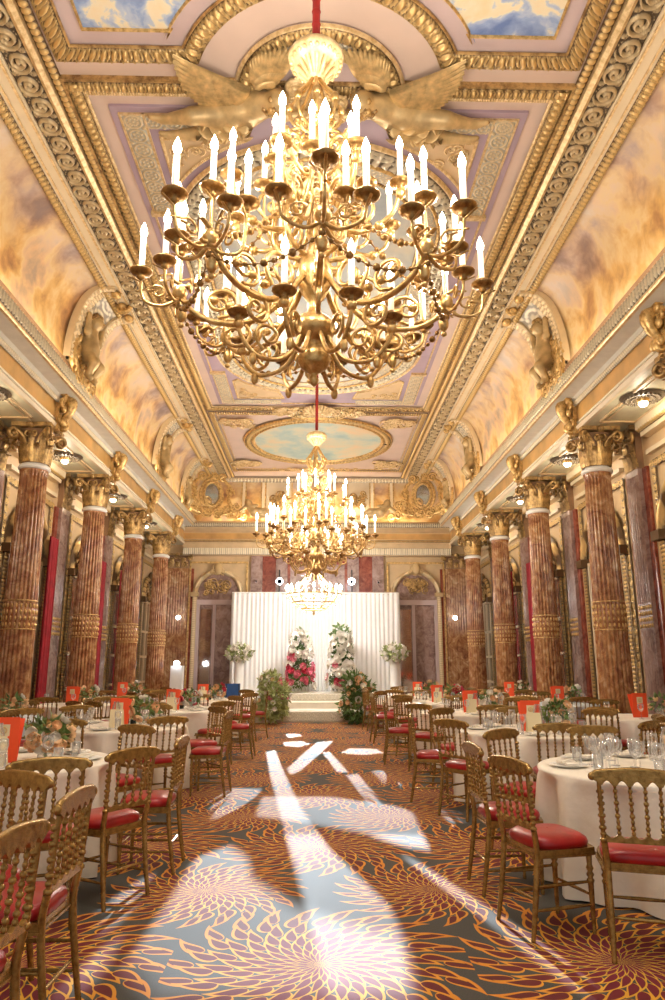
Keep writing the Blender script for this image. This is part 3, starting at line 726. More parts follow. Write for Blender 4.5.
for s in (-1, 1):   # sconce-like gilt rosettes on the attic
    m = MB(); scroll_cluster(m, (s * 1.45, Y1 - .14, 7.2), .22, .26, 14, .13, 'xz', .03, seed=30 + s); struct('attic_rosette', m, M['gold_dark'], wb)
# arched bays left and right of the stage
for s in (-1, 1):
    xc = s * 3.45; hw = .72; zsp = 3.85; yb = Y1
    b = MB(); b.box2((xc - 1.02, yb - .10, .1), (xc - .96, yb, 5.0)); b.box2((xc + .96, yb - .10, .1), (xc + 1.02, yb, 5.0)); b.box2((xc - 1.02, yb - .1, 4.94), (xc + 1.02, yb, 5.0))
    struct('bay_frame', b, M['gold'], wb)
    b = MB(); A = np.linspace(0, PI, 40); T = np.linspace(0, 1, 8); wv = .17
    S = np.repeat((A * (hw + .1) / wv)[:, None], 8, 1); TT = np.repeat(T[None], 40, 0); H = hpat('leaf', S, TT); R = hw + TT * wv
    Pn = np.stack([xc + R * np.cos(A)[:, None], yb - (.08 + .12 * np.sin(TT * PI) + .03 * H), zsp + R * np.sin(A)[:, None]], -1); b.grid(Pn[::-1], att=H[::-1])
    for sg in (-1, 1):
        relief(b, (xc + sg * (hw + .01), yb - .10, .3), (xc + sg * (hw + .01), yb - .10, zsp), (sg * .14, 0, 0), (0, -1, 0), 'leaf', .03, res=.02)
        b.box((xc + sg * (hw + .07), yb - .12, zsp), (.26, .22, .14))
    b.ball((xc, yb - .2, zsp + hw + .16), (.16, .12, .22)); scroll_cluster(b, (xc, yb - .18, zsp + hw + .14), .24, .1, 8, .1, 'xz', .03, seed=40)
    struct('arch_moulding', b, M['rel_pale'], wb)
    b = MB(); b.add([(xc + hw * math.cos(a), yb - .02, zsp + hw * math.sin(a)) for a in A] + [(xc - hw, yb - .02, .1), (xc + hw, yb - .02, .1)], ngons=[list(range(42))[::-1]], smooth=False)
    dn = struct('door_%d' % (20 + s), b, M['marble_grey'])
    b = MB(); b.box2((xc - hw, yb - .12, zsp - .35), (xc + hw, yb - .02, zsp - .18))
    for x in (xc - hw, xc - .16, xc + hw - .1): b.box2((x, yb - .09, .1), (x + .10, yb - .02, zsp - .3))
    struct('door_frame', b, M['mauve'], dn)
    b = MB(); b.box2((xc - hw + .14, yb - .05, .6), (xc - .2, yb - .03, zsp - .5)); b.box2((xc + hw - .5, yb - .05, .6), (xc + hw - .16, yb - .03, zsp - .5), mat=1); struct('door_panel', b, [M['mirror'], M['marble_grey']], dn)
    b = MB(); scroll_cluster(b, (xc, yb - .06, zsp + .25), .42, .2, 16, .15, 'xz', .03, seed=50 + s); struct('tympanum_grille', b, M['gold_dark'], dn)
# centre of the back wall: mauve marble pilasters and a dark red field
m = MB(); m.box2((-2.3, Y1 - .05, .1), (2.3, Y1, 5.2)); struct('centre_field', m, M['marble_red'], wb)
m = MB()
for x in (-2.12, -1.25, 1.25, 2.12):
    m.box2((x - .20, Y1 - .16, 0), (x + .20, Y1 - .05, 5.2)); 
struct('centre_pilaster_strip', m, M['marble_grey'], wb)
m = MB(); m.box2((-.95, Y1 - .1, .2), (.95, Y1 - .05, 4.9)); struct('centre_panel', m, M['marble_grey'], wb)
# ================================================================== COLUMNS
ORD = ['first', 'second', 'third', 'fourth', 'fifth', 'sixth']
def shaft_mesh(r0, r1, z0, z1, nf=22, half=False, flat=None, cabled=.06):
    mb = MB(); per = 8; n = nf * per; A = np.arange(n) * 2 * PI / n
    Z = np.r_[z0, z0 + .04, z0 + .08, np.linspace(z0 + .12, z0 + 1.55, 5), z0 + 1.60, z0 + 1.64, z0 + 1.98, z0 + 2.02, np.linspace(z0 + 2.1, z1 - .14, 8), z1 - .09, z1 - .05, z1]
    F = np.abs(np.sin(A * nf / 2)) ** .6
    P = []
    for z in Z:
        f_ = (z - z0) / (z1 - z0); r = r0 + (r1 - r0) * f_ ** 1.3 + .006 * math.sin(f_ * PI)
        if z < z0 + .07: k, rr = 0, r + .02 * (z < z0 + .03)
        elif z > z1 - .07: k, rr = 0, r + .015
        elif z0 + 1.61 < z < z0 + 2.01: k, rr = .010, r + .004
        elif z < z0 + 1.6: k, rr = .036, r
        else: k, rr = .045, r
        R = rr - k * (1 - F)
        P.append(np.stack([R * np.cos(A), R * np.sin(A), np.full(n, z)], -1))
    mb.grid(np.array(P), cv=True); return mb
def studs(r, z0, rows, n=22, dz=.105):
    mb = MB()
    for j in range(rows):
        for i in range(n):
            a = (i + .0) * 2 * PI / n
            mb.ball((r * math.cos(a), r * math.sin(a), z0 + j * dz), (.022, .022, .040), 6, 4)
    for zz in (z0 - .07, z0 + rows * dz - .02): mb.lathe([(r + .002, zz - .012), (r + .014, zz), (r + .002, zz + .012)], 44)
    return mb
def leaf_grid(mb, a, r0, z0, h, w, curl, mat=0, nu=7, nv=11):
    """acanthus leaf standing against the bell at angle a, tip curling outwards"""
    U = np.linspace(-1, 1, nu); V = np.linspace(0, 1, nv); P = []
    for v in V:
        wid = w * (.75 + .25 * abs(math.sin(v * 3.3 * PI))) * (1 - .25 * v) * (1 if v < .9 else .7)
        if v < .72: z = z0 + h * v / .72 * .95; ro = r0 + .03 + .045 * v
        else:
            t = (v - .72) / .28 * 2.3; ro = r0 + .062 + curl * (1 - math.cos(t)) * .62; z = z0 + h * .95 + curl * math.sin(t) * .55
        row = []
        for u in U:
            rr = ro + .022 * math.cos(u * 2.5 * PI) * (1 if v < .9 else .4) - .03 * u * u
            row.append((rr * math.cos(a) - u * wid * math.sin(a), rr * math.sin(a) + u * wid * math.cos(a), z))
        P.append(row)
    mb.grid(np.array(P), mat=mat)
def capital_mesh(r, z0, h, square=False):
    """bell, two rows of acanthus, corner volutes and a concave abacus"""
    mb = MB(); hb = h * .86
    mb.lathe([(r * .92, z0), (r * .90, z0 + .05), (r * .92, z0 + hb * .5), (r * 1.1, z0 + hb * .9), (r * 1.34, z0 + hb)], 24, mat=1)  # bell coloured dark so gaps between the leaves look deep and shaded
    for i in range(8):
        leaf_grid(mb, i * PI / 4 + PI / 8, r * .92, z0 + .03, h * .36, .074, .13)
        leaf_grid(mb, i * PI / 4, r * .96, z0 + .03, h * .64, .078, .16)
    for i in range(4):
        a = i * PI / 2 + PI / 4
        for sg in (-1, 1):
            pts = bez([(r * 1.0, sg * .10, z0 + h * .50), (r * 1.15, sg * .07, z0 + h * .66), (r * 1.72, sg * .03, z0 + h * .82)], 10).tolist()
            pts += [(r * 1.86 + .095 * math.cos(q) * (1 - (1.4 - q) * .09), sg * .025, z0 + h * .72 + .095 * math.sin(q) * (1 - (1.4 - q) * .09)) for q in np.linspace(1.4, -4.2, 16)]
            pts = [(x * math.cos(a) - y * math.sin(a), x * math.sin(a) + y * math.cos(a), z) for x, y, z in pts]
            mb.tube(pts, [.025, .035, .03, .02], 6)
        mb.ball((r * 1.86 * math.cos(a), r * 1.86 * math.sin(a), z0 + h * .72), .045, 8, 6)
        b = i * PI / 2
        for sg in (-1, 1):
            pts = [(r * 1.30, sg * (.06) + sg * .04 * math.cos(q), z0 + h * .72 + .05 * math.sin(q)) for q in np.linspace(-2.2, 3.2, 14)]
            pts = [(x * math.cos(b) - y * math.sin(b), x * math.sin(b) + y * math.cos(b), z) for x, y, z in pts]; mb.tube(pts, .018, 5)
        mb.ball((r * 1.42 * math.cos(b), r * 1.42 * math.sin(b), z0 + h * .93), (.07, .07, .06), 8, 6)
    # abacus
    R = r * 2.15; poly = []
    for i in range(4):
        a0 = i * PI / 2 + PI / 4
        for q in np.linspace(-.98, .98, 9)[:-1]:
            a = a0 + PI / 4 + q * PI / 4; rad = R * (.66 + .34 * q * q) if abs(q) < .97 else R
            poly.append((rad * math.cos(a), rad * math.sin(a)))
    mb.prism(poly, z0 + h * .90, z0 + h, axis='z')
    return mb
shaft_me = shaft_mesh(.275, .222, .42, 4.80).mesh('shaft', M['marble'])
stud_me = studs(.262, 2.12, 4).mesh('stud_band', M['gold'])
cap_me = capital_mesh(.225, 4.88, .72).mesh('capital', [M['gold_dark'], M['brown']])
m = MB(); m.lathe([(.225, 4.79), (.262, 4.80), (.275, 4.835), (.262, 4.87), (.235, 4.88), (.22, 4.90)], 36); ast_me = m.mesh('astragal', M['white'])
m = MB(); m.box2((-.40, -.40, 0), (.40, .40, .16)); m.lathe([(.38, .16), (.40, .20), (.38, .26), (.32, .28), (.31, .31), (.34, .34), (.34, .38), (.30, .42)], 36, mat=1); base_me = m.mesh('base', [M['marble_red'], M['gold']])
for s in (-1, 1):
    sd = 'left' if s < 0 else 'right'
    for k, y in enumerate(COLY):
        vis = {0: 'nearest the entrance, above the camera', 1: 'first', 2: 'second', 3: 'third', 4: 'fourth'}
        t = thing('column', ('fluted red marble column with gilt capital, %s from the entrance in the %s colonnade' % (ORD[k], sd)), 'column', (s * COLX, y, 0), PI if s < 0 else 0, 'free-standing marble columns')
        obj('base', base_me, None, t); obj('shaft', shaft_me, None, t); obj('stud_band', stud_me, None, t); obj('astragal', ast_me, None, t); obj('capital', cap_me, None, t)
# wall pilasters: flat fluted, red borders
def pilaster_mesh(w, d, z0, z1, nf=6, mats=(0, 1)):
    mb = MB(); mb.box2((-w / 2 - .17, -.05, z0), (w / 2 + .17, .0, z1), mat=1)
    n = nf * 8; X = np.linspace(-w / 2, w / 2, n + 1); F = np.abs(np.sin((X + w / 2) / w * nf * PI)) ** .6
    Yv = -d + .025 * (F * -1 + 1) ; Yv[0] = Yv[-1] = -d
    for (za, zb, k) in ((z0, z0 + .3, 0), (z0 + .3, 2.05, .5), (2.5, z1 - .1, 1), (z1 - .1, z1, 0), (2.05, 2.5, 0)):
        y = -d + (Yv + d) * k; P = np.stack([np.stack([X, y, np.full(n + 1, za)], -1), np.stack([X, y, np.full(n + 1, zb)], -1)]); mb.grid(P, mat=0)
    for sg in (-1, 1): mb.add([(sg * w / 2, -d, z0), (sg * w / 2, 0, z0), (sg * w / 2, 0, z1), (sg * w / 2, -d, z1)], quads=[(0, 1, 2, 3) if sg > 0 else (3, 2, 1, 0)], smooth=False)
    return mb
def pil_studs(w, d):
    mb = MB()
    for j in range(4):
        for i in range(6): mb.ball((-w / 2 + w * (i + .5) / 6, -d - .002, 2.12 + j * .105), (.03, .02, .04), 6, 4)
    return mb
def flat_capital(w, d, z0, h):
    mb = MB(); mb.box2((-w / 2, -d, z0), (w / 2, 0, z0 + h * .9), mat=1); mb.prism([(-w / 2 - .14, 0), (-w / 2 - .16, -d - .16), (0, -d - .10), (w / 2 + .16, -d - .16), (w / 2 + .14, 0)], z0 + h * .9, z0 + h, axis='z')  # dark backing painted as shade behind the leaves
    sub = MB()
    for row, (n, hh, cu) in enumerate(((3, .34, .08), (2, .60, .10))):
        for i in range(n):
            x = (i - (n - 1) / 2) * w / n * 1.05; t_ = MB(); leaf_grid(t_, -PI / 2, d - .02, z0 + .02, h * hh, .10, cu)
            for V in t_.v: V[:, 0] += x
            mb.add(t_.v[0], quads=t_.q[0][0])
    for sg in (-1, 1):
        mb.tube(spiral((sg * (w / 2 + .05), -d - .10, z0 + h * .72), .10, .02, 1.4, PI / 2, 'xz', 20, -sg), .032, 6); mb.ball((sg * (w / 2 + .05), -d - .10, z0 + h * .72), .05)
        mb.tube(spiral((sg * .08, -d - .06, z0 + h * .72), .06, .015, 1.2, PI / 2, 'xz', 14, sg), .02, 6)
    mb.ball((0, -d - .13, z0 + h * .93), (.09, .06, .07)); return mb
pil_me = pilaster_mesh(.50, .12, .30, 4.84).mesh('shaft', [M['marble_grey'], M['marble_red']])
pst_me = pil_studs(.50, .12).mesh('stud_band', M['gold'])
pcap_me = flat_capital(.50, .12, 4.84, .75).mesh('capital', [M['gold_dark'], M['brown']])
m = MB(); m.box2((-.44, -.22, 0), (.44, 0, .3)); pb_me = m.mesh('base', M['marble_red'])
for s in (-1, 1):
    sd = 'left' if s < 0 else 'right'
    for k, y in enumerate(COLY):
        t = thing('pilaster', 'flat fluted mauve marble pilaster on %s wall, behind the %s column' % (sd, ORD[k]), 'pilaster', (s * (WX - .0), y, 0), (PI / 2 if s < 0 else -PI / 2), 'marble pilasters on the side walls')
        obj('base', pb_me, None, t); obj('shaft', pil_me, None, t); obj('stud_band', pst_me, None, t); obj('capital', pcap_me, None, t)
bp_me = pilaster_mesh(.78, .14, .30, 4.76, 9).mesh('shaft', [M['marble'], M['marble_red']])
bc_me = flat_capital(.78, .14, 4.76, .50).mesh('capital', [M['gold_dark'], M['brown']])
for s in (-1, 1):
    t = thing('pilaster', 'wide fluted red marble pilaster in the back corner %s of the stage' % ('left' if s < 0 else 'right'), 'pilaster', (s * 4.88, Y1, 0), 0, 'corner pilasters')
    obj('base', pb_me, None, t); obj('shaft', bp_me, None, t); obj('capital', bc_me, None, t)
    t2 = thing('spotlight', 'added glowing stand-in for a spot reflection on the back corner pilaster %s of stage' % ('left' if s < 0 else 'right'), 'spotlight', (s * 4.75, Y1 - .22, 3.05), 0, 'added pilaster spot reflections')
    m = MB(); m.box((0, .06, 0), (.10, .14, .12)); obj('housing', m, M['black'], t2); m = MB(); m.ball((0, -.03, 0), (.07, .03, .07), 12, 8); obj('lens', m, M['led'], t2)  # added glow in place of the stage spots' reflection on the pilaster

# ---- gilt brackets on the frieze above every column
def bracket_mesh():
    mb = MB()
    mb.box((0, .0, .27), (.26, .14, .60))
    mb.tube(bez([(0, -.10, .58), (0, -.24, .50), (0, -.20, .32), (0, -.10, .16), (0, -.15, .04)], 20), [.09, .10, .08, .06, .05], 8)
    mb.tube(spiral((-.02, -.16, .50), .10, .02, 1.3, 0, 'yz', 16), .05, 8); mb.tube(spiral((.02, -.12, .06), .08, .02, 1.3, 2, 'yz', 16, -1), .045, 8)
    for sg in (-1, 1):
        mb.tube(spiral((sg * .14, -.12, .47), .10, .02, 1.5, 0, 'xz', 18, sg), .03, 6); mb.tube(spiral((sg * .12, -.10, .15), .08, .02, 1.5, 2, 'xz', 18, -sg), .025, 6)
    for v in (.58, .36, .12):
        for q in (-1, 0, 1):
            mb.ball((q * .10, -.14, v), (.07, .05, .08), 8, 6)
    mb.box((0, -.05, .62), (.42, .32, .05)); return mb
br_me = bracket_mesh().mesh('bracket', M['gold'])
for s in (-1, 1):
    for k, y in enumerate(COLY):
        o = obj('frieze_bracket', br_me, None, None, (s * 4.68, y, 5.56), PI / 2 if s < 0 else -PI / 2)
        tag(o, 'gilt scroll bracket on the %s frieze above the %s column' % ('left' if s < 0 else 'right', ORD[k]), 'bracket', 'gilt frieze brackets')

# ================================================================== SCULPTURE
def putto_mesh():
    """chubby child at the foot of the rib, arms raised, among gilt scrolls"""
    e = []
    e += [(0, -.22, .98, .105), (0, -.26, .96, .075)]                                             # head, face
    e += [((0, -.16, .84), (0, -.18, .90), .05, .05), ((0, -.14, .78), (0, -.12, .50), .13, .14), ((0, -.16, .52), (0, -.14, .40), .145, .12)]
    for sg in (-1, 1):
        e += [((sg * .13, -.14, .80), (sg * .26, -.20, .72), .055, .05), ((sg * .26, -.20, .72), (sg * .31, -.22, .92), .045, .038), (sg * .31, -.22, .97, .045)]
        e += [((sg * .08, -.16, .42), (sg * .12, -.30, .28), .085, .07), ((sg * .12, -.30, .28), (sg * .10, -.20, .08), .065, .045), (sg * .10, -.25, .04, .045)]
    return meta_mesh('putto', e, M['plaster'], .028)
put_me = putto_mesh()
def curls_mesh():
    mb = MB(); r_ = random.Random(4)
    for i in range(60):
        th = r_.random() * 6.28; ph = r_.random() * 1.5; x = math.cos(th) * math.cos(ph) * .115; y = math.sin(th) * math.cos(ph) * .115; z = math.sin(ph) * .12
        if y < -.03 and z < .06: continue
        mb.ball((x, -.205 + y, 1.0 + z), .036, 6, 4)
    return mb
hair_me = curls_mesh().mesh('hair', M['gold_dark'])
def face_mesh():
    mb = MB(); 
    for sg in (-1, 1): mb.ball((sg * .035, -.335, .985), (.013, .008, .009), 6, 4)
    mb.ball((0, -.35, .955), (.014, .02, .018), 6, 4); mb.ball((0, -.338, .918), (.022, .010, .008), 6, 4)
    return mb
face_me = face_mesh().mesh('face_detail', M['gold_dark'])
def putto_scrolls():
    mb = MB(); scroll_cluster(mb, (0, -.05, .30), .42, .32, 30, .15, 'xz', .032, seed=77)
    for sg in (-1, 1):
        mb.tube(bez([(sg * .1, -.05, .1), (sg * .42, -.08, .2), (sg * .44, -.06, .6), (sg * .28, -.05, .82)], 24), [.05, .06, .05, .03], 8)
        mb.tube(spiral((sg * .30, -.06, .78), .12, .02, 1.4, 0, 'xz', 18, sg), .035, 6)
    for i in range(26):
        a = rnd.random() * 6.28; mb.ball((.42 * math.cos(a), -.08, .34 + .34 * math.sin(a)), (.055, .045, .075), 7, 5)
    return mb
ps_me = putto_scrolls().mesh('scroll_mount', M['gold'])
for s in (-1, 1):
    for k, (yr, sc_) in enumerate(((5.1, 1.0), (12.0, 1.0), (18.6, .9), (22.3, .75))):
        t = thing('putto_statue', 'gilt putto with raised arms at foot of the %s cove arch, %s from the entrance' % ('left' if s < 0 else 'right', ORD[k]), 'statue', (s * 4.40, yr, 6.46), PI / 2 if s < 0 else -PI / 2, 'putti on the cornice')
        t.scale = (sc_ * 1.2,) * 3
        obj('body', put_me, None, t); obj('hair', hair_me, None, t); obj('face_detail', face_me, None, t); obj('scroll_mount', ps_me, None, t)

# reclining winged figures on the ceiling, either side of the arch (built downwards from the ceiling)
def winged_mesh():
    z = -.16
    e = [(.50, .05, z - .07, .135), (.46, .0, z - .13, .095),
         ((.58, .12, z), (.66, .17, z), .06, .07), ((.68, .18, z), (.98, .30, z), .155, .15), ((.98, .30, z), (1.14, .36, z), .15, .17),
         ((1.16, .34, z), (1.52, .30, z - .07), .125, .09), ((1.52, .30, z - .07), (1.90, .44, z), .08, .05), ((1.90, .44, z), (2.05, .40, z), .045, .03),
         ((1.12, .44, z), (1.46, .66, z), .12, .085), ((1.46, .66, z), (1.84, .70, z), .075, .048), ((1.84, .70, z), (1.98, .67, z), .042, .03),
         ((.66, .08, z - .04), (.44, .24, z - .12), .065, .05), ((.44, .24, z - .12), (.24, .20, z - .12), .05, .04), (.19, .18, z - .12, .05),
         ((.74, .30, z - .04), (.96, .52, z - .10), .065, .05), ((.96, .52, z - .10), (1.16, .54, z - .08), .05, .038)]
    return meta_mesh('body', e, M['plaster'], .035)
wf_me = winged_mesh()
def wing_mesh(root, tip, n, spread, up):
    """feathered wing: overlapping long feathers fanning from the shoulder"""
    mb = MB(); root = np.array(root); tip = np.array(tip); d = tip - root; L = np.linalg.norm(d); d /= L; pr = np.array([-d[1], d[0], 0]) * spread
    for row, (cnt, ln, wd) in enumerate(((n, 1.0, .05), (n, .62, .045), (n - 2, .36, .04))):
        for i in range(cnt):
            f_ = i / (cnt - 1); ang = -.12 + .95 * f_
            dd = d * math.cos(ang) + pr * math.sin(ang) / max(np.linalg.norm(pr), 1e-6)
            ll = L * ln * (1 - .45 * f_); st = root + dd * .06 + np.array([0, 0, -.02 * row])
            sd_ = np.array([-dd[1], dd[0], 0]); P = []
            for q in np.linspace(0, 1, 9):
                w_ = wd * (.5 + .9 * math.sin(min(q * 1.1 + .12, 1) * PI) ** .6) * (1 if q < .95 else .5)
                c_ = st + dd * ll * q + np.array([0, 0, -.05 * math.sin(q * PI) - .01 * i * .3])
                P.append([c_ - sd_ * w_, c_ + np.array([0, 0, -.018]), c_ + sd_ * w_])
            P = np.array(P); mb.grid(P); mb.grid((P + np.array([0, 0, .03]))[::-1])
    return mb
def figure_hair():
    mb = MB(); r_ = random.Random(9)
    for i in range(50):
        th = r_.random() * 6.28; ph = r_.random() * 3.14 - 1.57; x, y, z = math.cos(th) * math.cos(ph), math.sin(th) * math.cos(ph), math.sin(ph)
        if x < -.2 and z < 0.2: continue
        mb.ball((.52 + x * .14, .07 + y * .14, -.23 + z * .14), .042, 6, 4)
    return mb
def drapery():
    mb = MB(); U = np.linspace(0, 1, 60); V = np.linspace(0, 1, 50); P = []
    for u in U:
        row = []
        for v in V:
            x = .92 + .50 * u + .10 * math.sin(v * 8); y = .16 + .10 * u + (.42 - .10 * u * u) * v + .10 * math.sin(u * 2.3) ; fo = .06 * math.sin(v * 24 + u * 9) + .035 * math.sin(u * 30 + v * 7)
            row.append((x + .02 * math.sin(v * 9), y + .03 * math.sin(u * 17), -.18 - .13 * math.sin(v * PI) + fo * 1.1))
        P.append(row)
    mb.grid(np.array(P)); mb.grid((np.array(P) + np.array([0, 0, .04]))[::-1]); return mb
fh_me = figure_hair().mesh('hair', M['gold_dark'])
w1_me = wing_mesh((.78, .10, -.10), (1.62, -.30, -.12), 14, 1, 0).mesh('wing', M['plaster_wing'])
w2_me = wing_mesh((.66, .02, -.08), (.34, -.52, -.10), 12, 1, 0).mesh('wing', M['plaster_wing'])
dr_me = drapery().mesh('drapery', M['plaster'])
m = MB()
for sg in (-1, 1):
    for x_ in (.0,): m.ball((.435, .0 + sg * .03, -.275), (.008, .012, .008), 6, 4)
m.ball((.42, 0, -.30), (.018, .014, .02), 6, 4); m.ball((.435, 0, -.325), (.01, .02, .008), 6, 4); ff_me = m.mesh('face_detail', M['plaster_wing'])
for (s, yy, fl, wd) in ((-1, 6.82, 1, 'left'), (1, 6.82, 1, 'right')):
    t = thing('winged_figure', 'reclining gilt winged figure in ceiling relief %s of the arch above chandelier' % wd, 'statue', (0, yy, ZC), 0, 'winged figures on the ceiling')
    t.scale = (s, 1, 1)
    for me in (wf_me, fh_me, w1_me, w2_me, dr_me, ff_me): obj(me.name.split('.')[0], me, None, t)
# cartouche between the two figures
def shell_crest(sc_=1.0):
    mb = MB(); scroll_cluster(mb, (0, 0, -.08), .34, .26, 18, .14, 'xy', .035, seed=91)
    for i in range(9):
        a = PI * (.1 + .8 * i / 8); mb.tube([(0, .05, -.16), (.22 * math.cos(a), .05 + .26 * math.sin(a), -.20), (.36 * math.cos(a), .05 + .40 * math.sin(a), -.10)], [.03, .055, .03], 7)
    mb.ball((0, .02, -.16), (.14, .10, .10)); return mb
t = obj('shell_cartouche', shell_crest(), M['gold_light'], None, (0, 6.95, ZC - .05)); tag(t, 'gilt shell and scroll cartouche between the two winged ceiling figures', 'cartouche')
t = obj('shell_cartouche', shell_crest(), M['gold_light'], None, (0, 17.3, ZC - .05), PI); tag(t, 'gilt shell cartouche on ceiling just before the round medallion', 'cartouche')

# big oval mirror cartouches in the back corners of the cove
def corner_cartouche():
    fr = MB(); A = np.linspace(0, 2 * PI, 41)[:-1]
    fr.tube([(.30 * math.cos(a), -.14, .80 + .42 * math.sin(a)) for a in A], .055, 8, closed=True)
    fr.tube([(.40 * math.cos(a), -.08, .80 + .54 * math.sin(a)) for a in A], .05, 8, closed=True)
    for sg in (-1, 1):
        fr.tube(bez([(sg * .30, -.1, .1), (sg * .72, -.14, .25), (sg * .60, -.14, .7), (sg * .66, -.12, 1.1), (sg * .38, -.1, 1.40)], 30), [.05, .08, .06, .08, .04], 8)
        for (x, z, r) in ((.62, .28, .2), (.66, .95, .17), (.36, 1.42, .16), (.95, .20, .18), (1.2, .14, .14), (.22, .12, .14)):
            fr.tube(spiral((sg * x, -.12, z), r, .02, 1.6, rnd.random() * 6, 'xz', 24, sg), [.03, .05, .03], 7)
    scroll_cluster(fr, (0, -.10, .35), .95, .24, 30, .14, 'xz', .035, seed=101); scroll_cluster(fr, (0, -.08, 1.42), .4, .12, 12, .11, 'xz', .03, seed=102)
    mi = MB(); mi.lathe([(0, .03), (.15, .028), (.26, .015), (.30, 0)], 32, c=(0, -.12, .80), M=Matrix.Rotation(PI / 2, 4, 'X'), sy=1.4)
    return fr, mi
cf, cm = corner_cartouche()
cf_me = cf.mesh('scroll_frame', M['gold']); cm_me = cm.mesh('oval_mirror', M['mirror_grey'])
for s in (-1, 1):
    t = thing('mirror_cartouche', 'gilt scrollwork cartouche with oval grey mirror, upper %s corner of the back wall' % ('left' if s < 0 else 'right'), 'cartouche', (s * 3.72, 23.75, 6.42), s * -.5, 'corner mirror cartouches')
    obj('scroll_frame', cf_me, None, t); obj('oval_mirror', cm_me, None, t)
# reclining gilt figures beside the cartouches
def recl():
    e = [(0, -.1, .62, .11), ((.04, -.1, .50), (.2, -.1, .28), .13, .13), ((.2, -.12, .26), (.62, -.16, .30), .12, .09), ((.62, -.16, .30), (.98, -.12, .08), .08, .05), ((.2, -.1, .2), (.66, -.1, .12), .11, .07), ((.66, -.1, .12), (1.05, -.1, .03), .06, .04), ((-.05, -.12, .45), (-.25, -.16, .30), .06, .05), ((.08, -.14, .48), (.34, -.24, .46), .055, .045)]
    return meta_mesh('reclining_statue', e, M['plaster'], .04)
rc_me = recl()
for s in (-1, 1):
    o = obj('reclining_statue', rc_me, None, None, (s * 2.45, 24.1, 6.42)); o.scale = (-s, 1, 1)
    tag(o, 'small gilt reclining figure on the back cornice beside %s mirror cartouche' % ('left' if s < 0 else 'right'), 'statue', 'reclining cornice figures')

# ================================================================== CHANDELIERS
def cup_mesh():
    m = MB(); m.lathe([(.012, -.05), (.03, -.035), (.02, -.02), (.055, -.012), (.078, .008), (.080, .016), (.05, .010), (.022, .006), (.03, .03), (.026, .055), (.018, .06)], 14); return m.mesh('drip_pan', M['brass_dark'])
def candle_mesh():
    m = MB(); m.lathe([(.019, .05), (.020, .06), (.020, .27), (.016, .275), (.004, .28)], 10); return m.mesh('candle', M['candle'])
def flame_mesh():
    m = MB(); m.lathe([(.008, .272), (.022, .295), (.026, .32), (.017, .355), (.001, .395)], 8); return m.mesh('flame_bulb', M['bulb'])
cup_me, can_me, fla_me = cup_mesh(), candle_mesh(), flame_mesh()
THIN = .74
class TB(MB):
    def tube(s, pts, rad, *a, **k):
        return MB.tube(s, pts, rad * THIN if np.isscalar(rad) else [x * THIN for x in rad], *a, **k)
def arm_outer():
    m = TB()
    m.tube(bez([(.07, 0, .86), (.22, 0, .62), (.42, 0, .46), (.66, 0, .46), (.82, 0, .58), (.86, 0, .76)], 26), [.028, .03, .026, .022], 8)
    m.tube(spiral((.30, 0, .72), .15, .02, 1.6, -1.2, 'xz', 26), [.02, .022, .012], 7)
    m.tube(spiral((.60, 0, .60), .12, .02, 1.5, -1.8, 'xz', 24, -1), [.018, .02, .01], 7)
    m.tube(spiral((.50, 0, .36), .11, .02, 1.5, 1.4, 'xz', 24), [.016, .02, .01], 7)
    m.ball((.86, 0, .66), (.05, .05, .06)); m.ball((.84, 0, .50), (.035, .035, .06)); m.ball((.84, 0, .42), .02)
    for q in range(5): m.ball((.24 + .1 * q, 0, .60 - .045 * q + .012 * q * q), (.035, .03, .03), 7, 5)
    ends = []
    for (dx, dy, z) in ((.25, 0, .80), (.06, .23, .74), (.06, -.23, .74), (-.14, .14, .90), (0.0, 0, .99)):
        ex, ey = .86 + dx, dy
        m.tube(bez([(.86, 0, .62), (.86 + dx * .4, dy * .4, .56 if z < .95 else .7), (.86 + dx * .9, dy * .9, .60 if z < .95 else .82), (ex, ey, z - .03)], 16), [.018, .015, .012], 7)
        if z < .95: m.tube(spiral((.86 + dx * .55, dy * .55, .66), .06, .01, 1.3, 0, 'xz' if abs(dx) > abs(dy) else 'yz', 14), .011, 6)
        ends.append((ex, ey, z))
    return m, ends
def arm_upper():
    m = TB(); m.tube(bez([(.06, 0, 1.42), (.16, 0, 1.18), (.36, 0, 1.10), (.54, 0, 1.20), (.60, 0, 1.38)], 22), [.024, .024, .018], 8)
    m.tube(spiral((.30, 0, 1.28), .13, .02, 1.5, -1.4, 'xz', 22), [.018, .02, .01], 7); m.ball((.60, 0, 1.34), (.035, .035, .045)); m.ball((.45, 0, 1.12), .035)
    m.tube(bez([(.30, 0, 1.10), (.34, .08, 1.28), (.34, .10, 1.52)], 12), .013, 6)
    return m, [(.60, 0, 1.41), (.34, .10, 1.55)]
def arm_lower():
    m = TB(); m.tube(bez([(.07, 0, .40), (.20, 0, .18), (.38, 0, .14), (.50, 0, .26), (.52, 0, .38)], 20), [.022, .022, .016], 8)
    m.tube(spiral((.32, 0, .30), .10, .015, 1.5, -1.4, 'xz', 20), [.015, .017, .01], 7); m.ball((.52, 0, .34), .035); m.ball((.42, 0, .12), (.025, .025, .045))
    return m, [(.52, 0, .41)]
ARMS = []
for n_, (f_, n, off) in enumerate(((arm_outer, 8, .0), (arm_upper, 8, .5), (arm_lower, 8, .5))):
    mb_, ends = f_(); sx_ = 1.07 if n_ == 0 else 1.04
    for V in mb_.v: V[:, :2] *= sx_
    ends = [(e[0] * sx_, e[1] * sx_, e[2]) for e in ends]; ARMS.append((mb_.mesh('arm', M['brass']), ends, n, off))
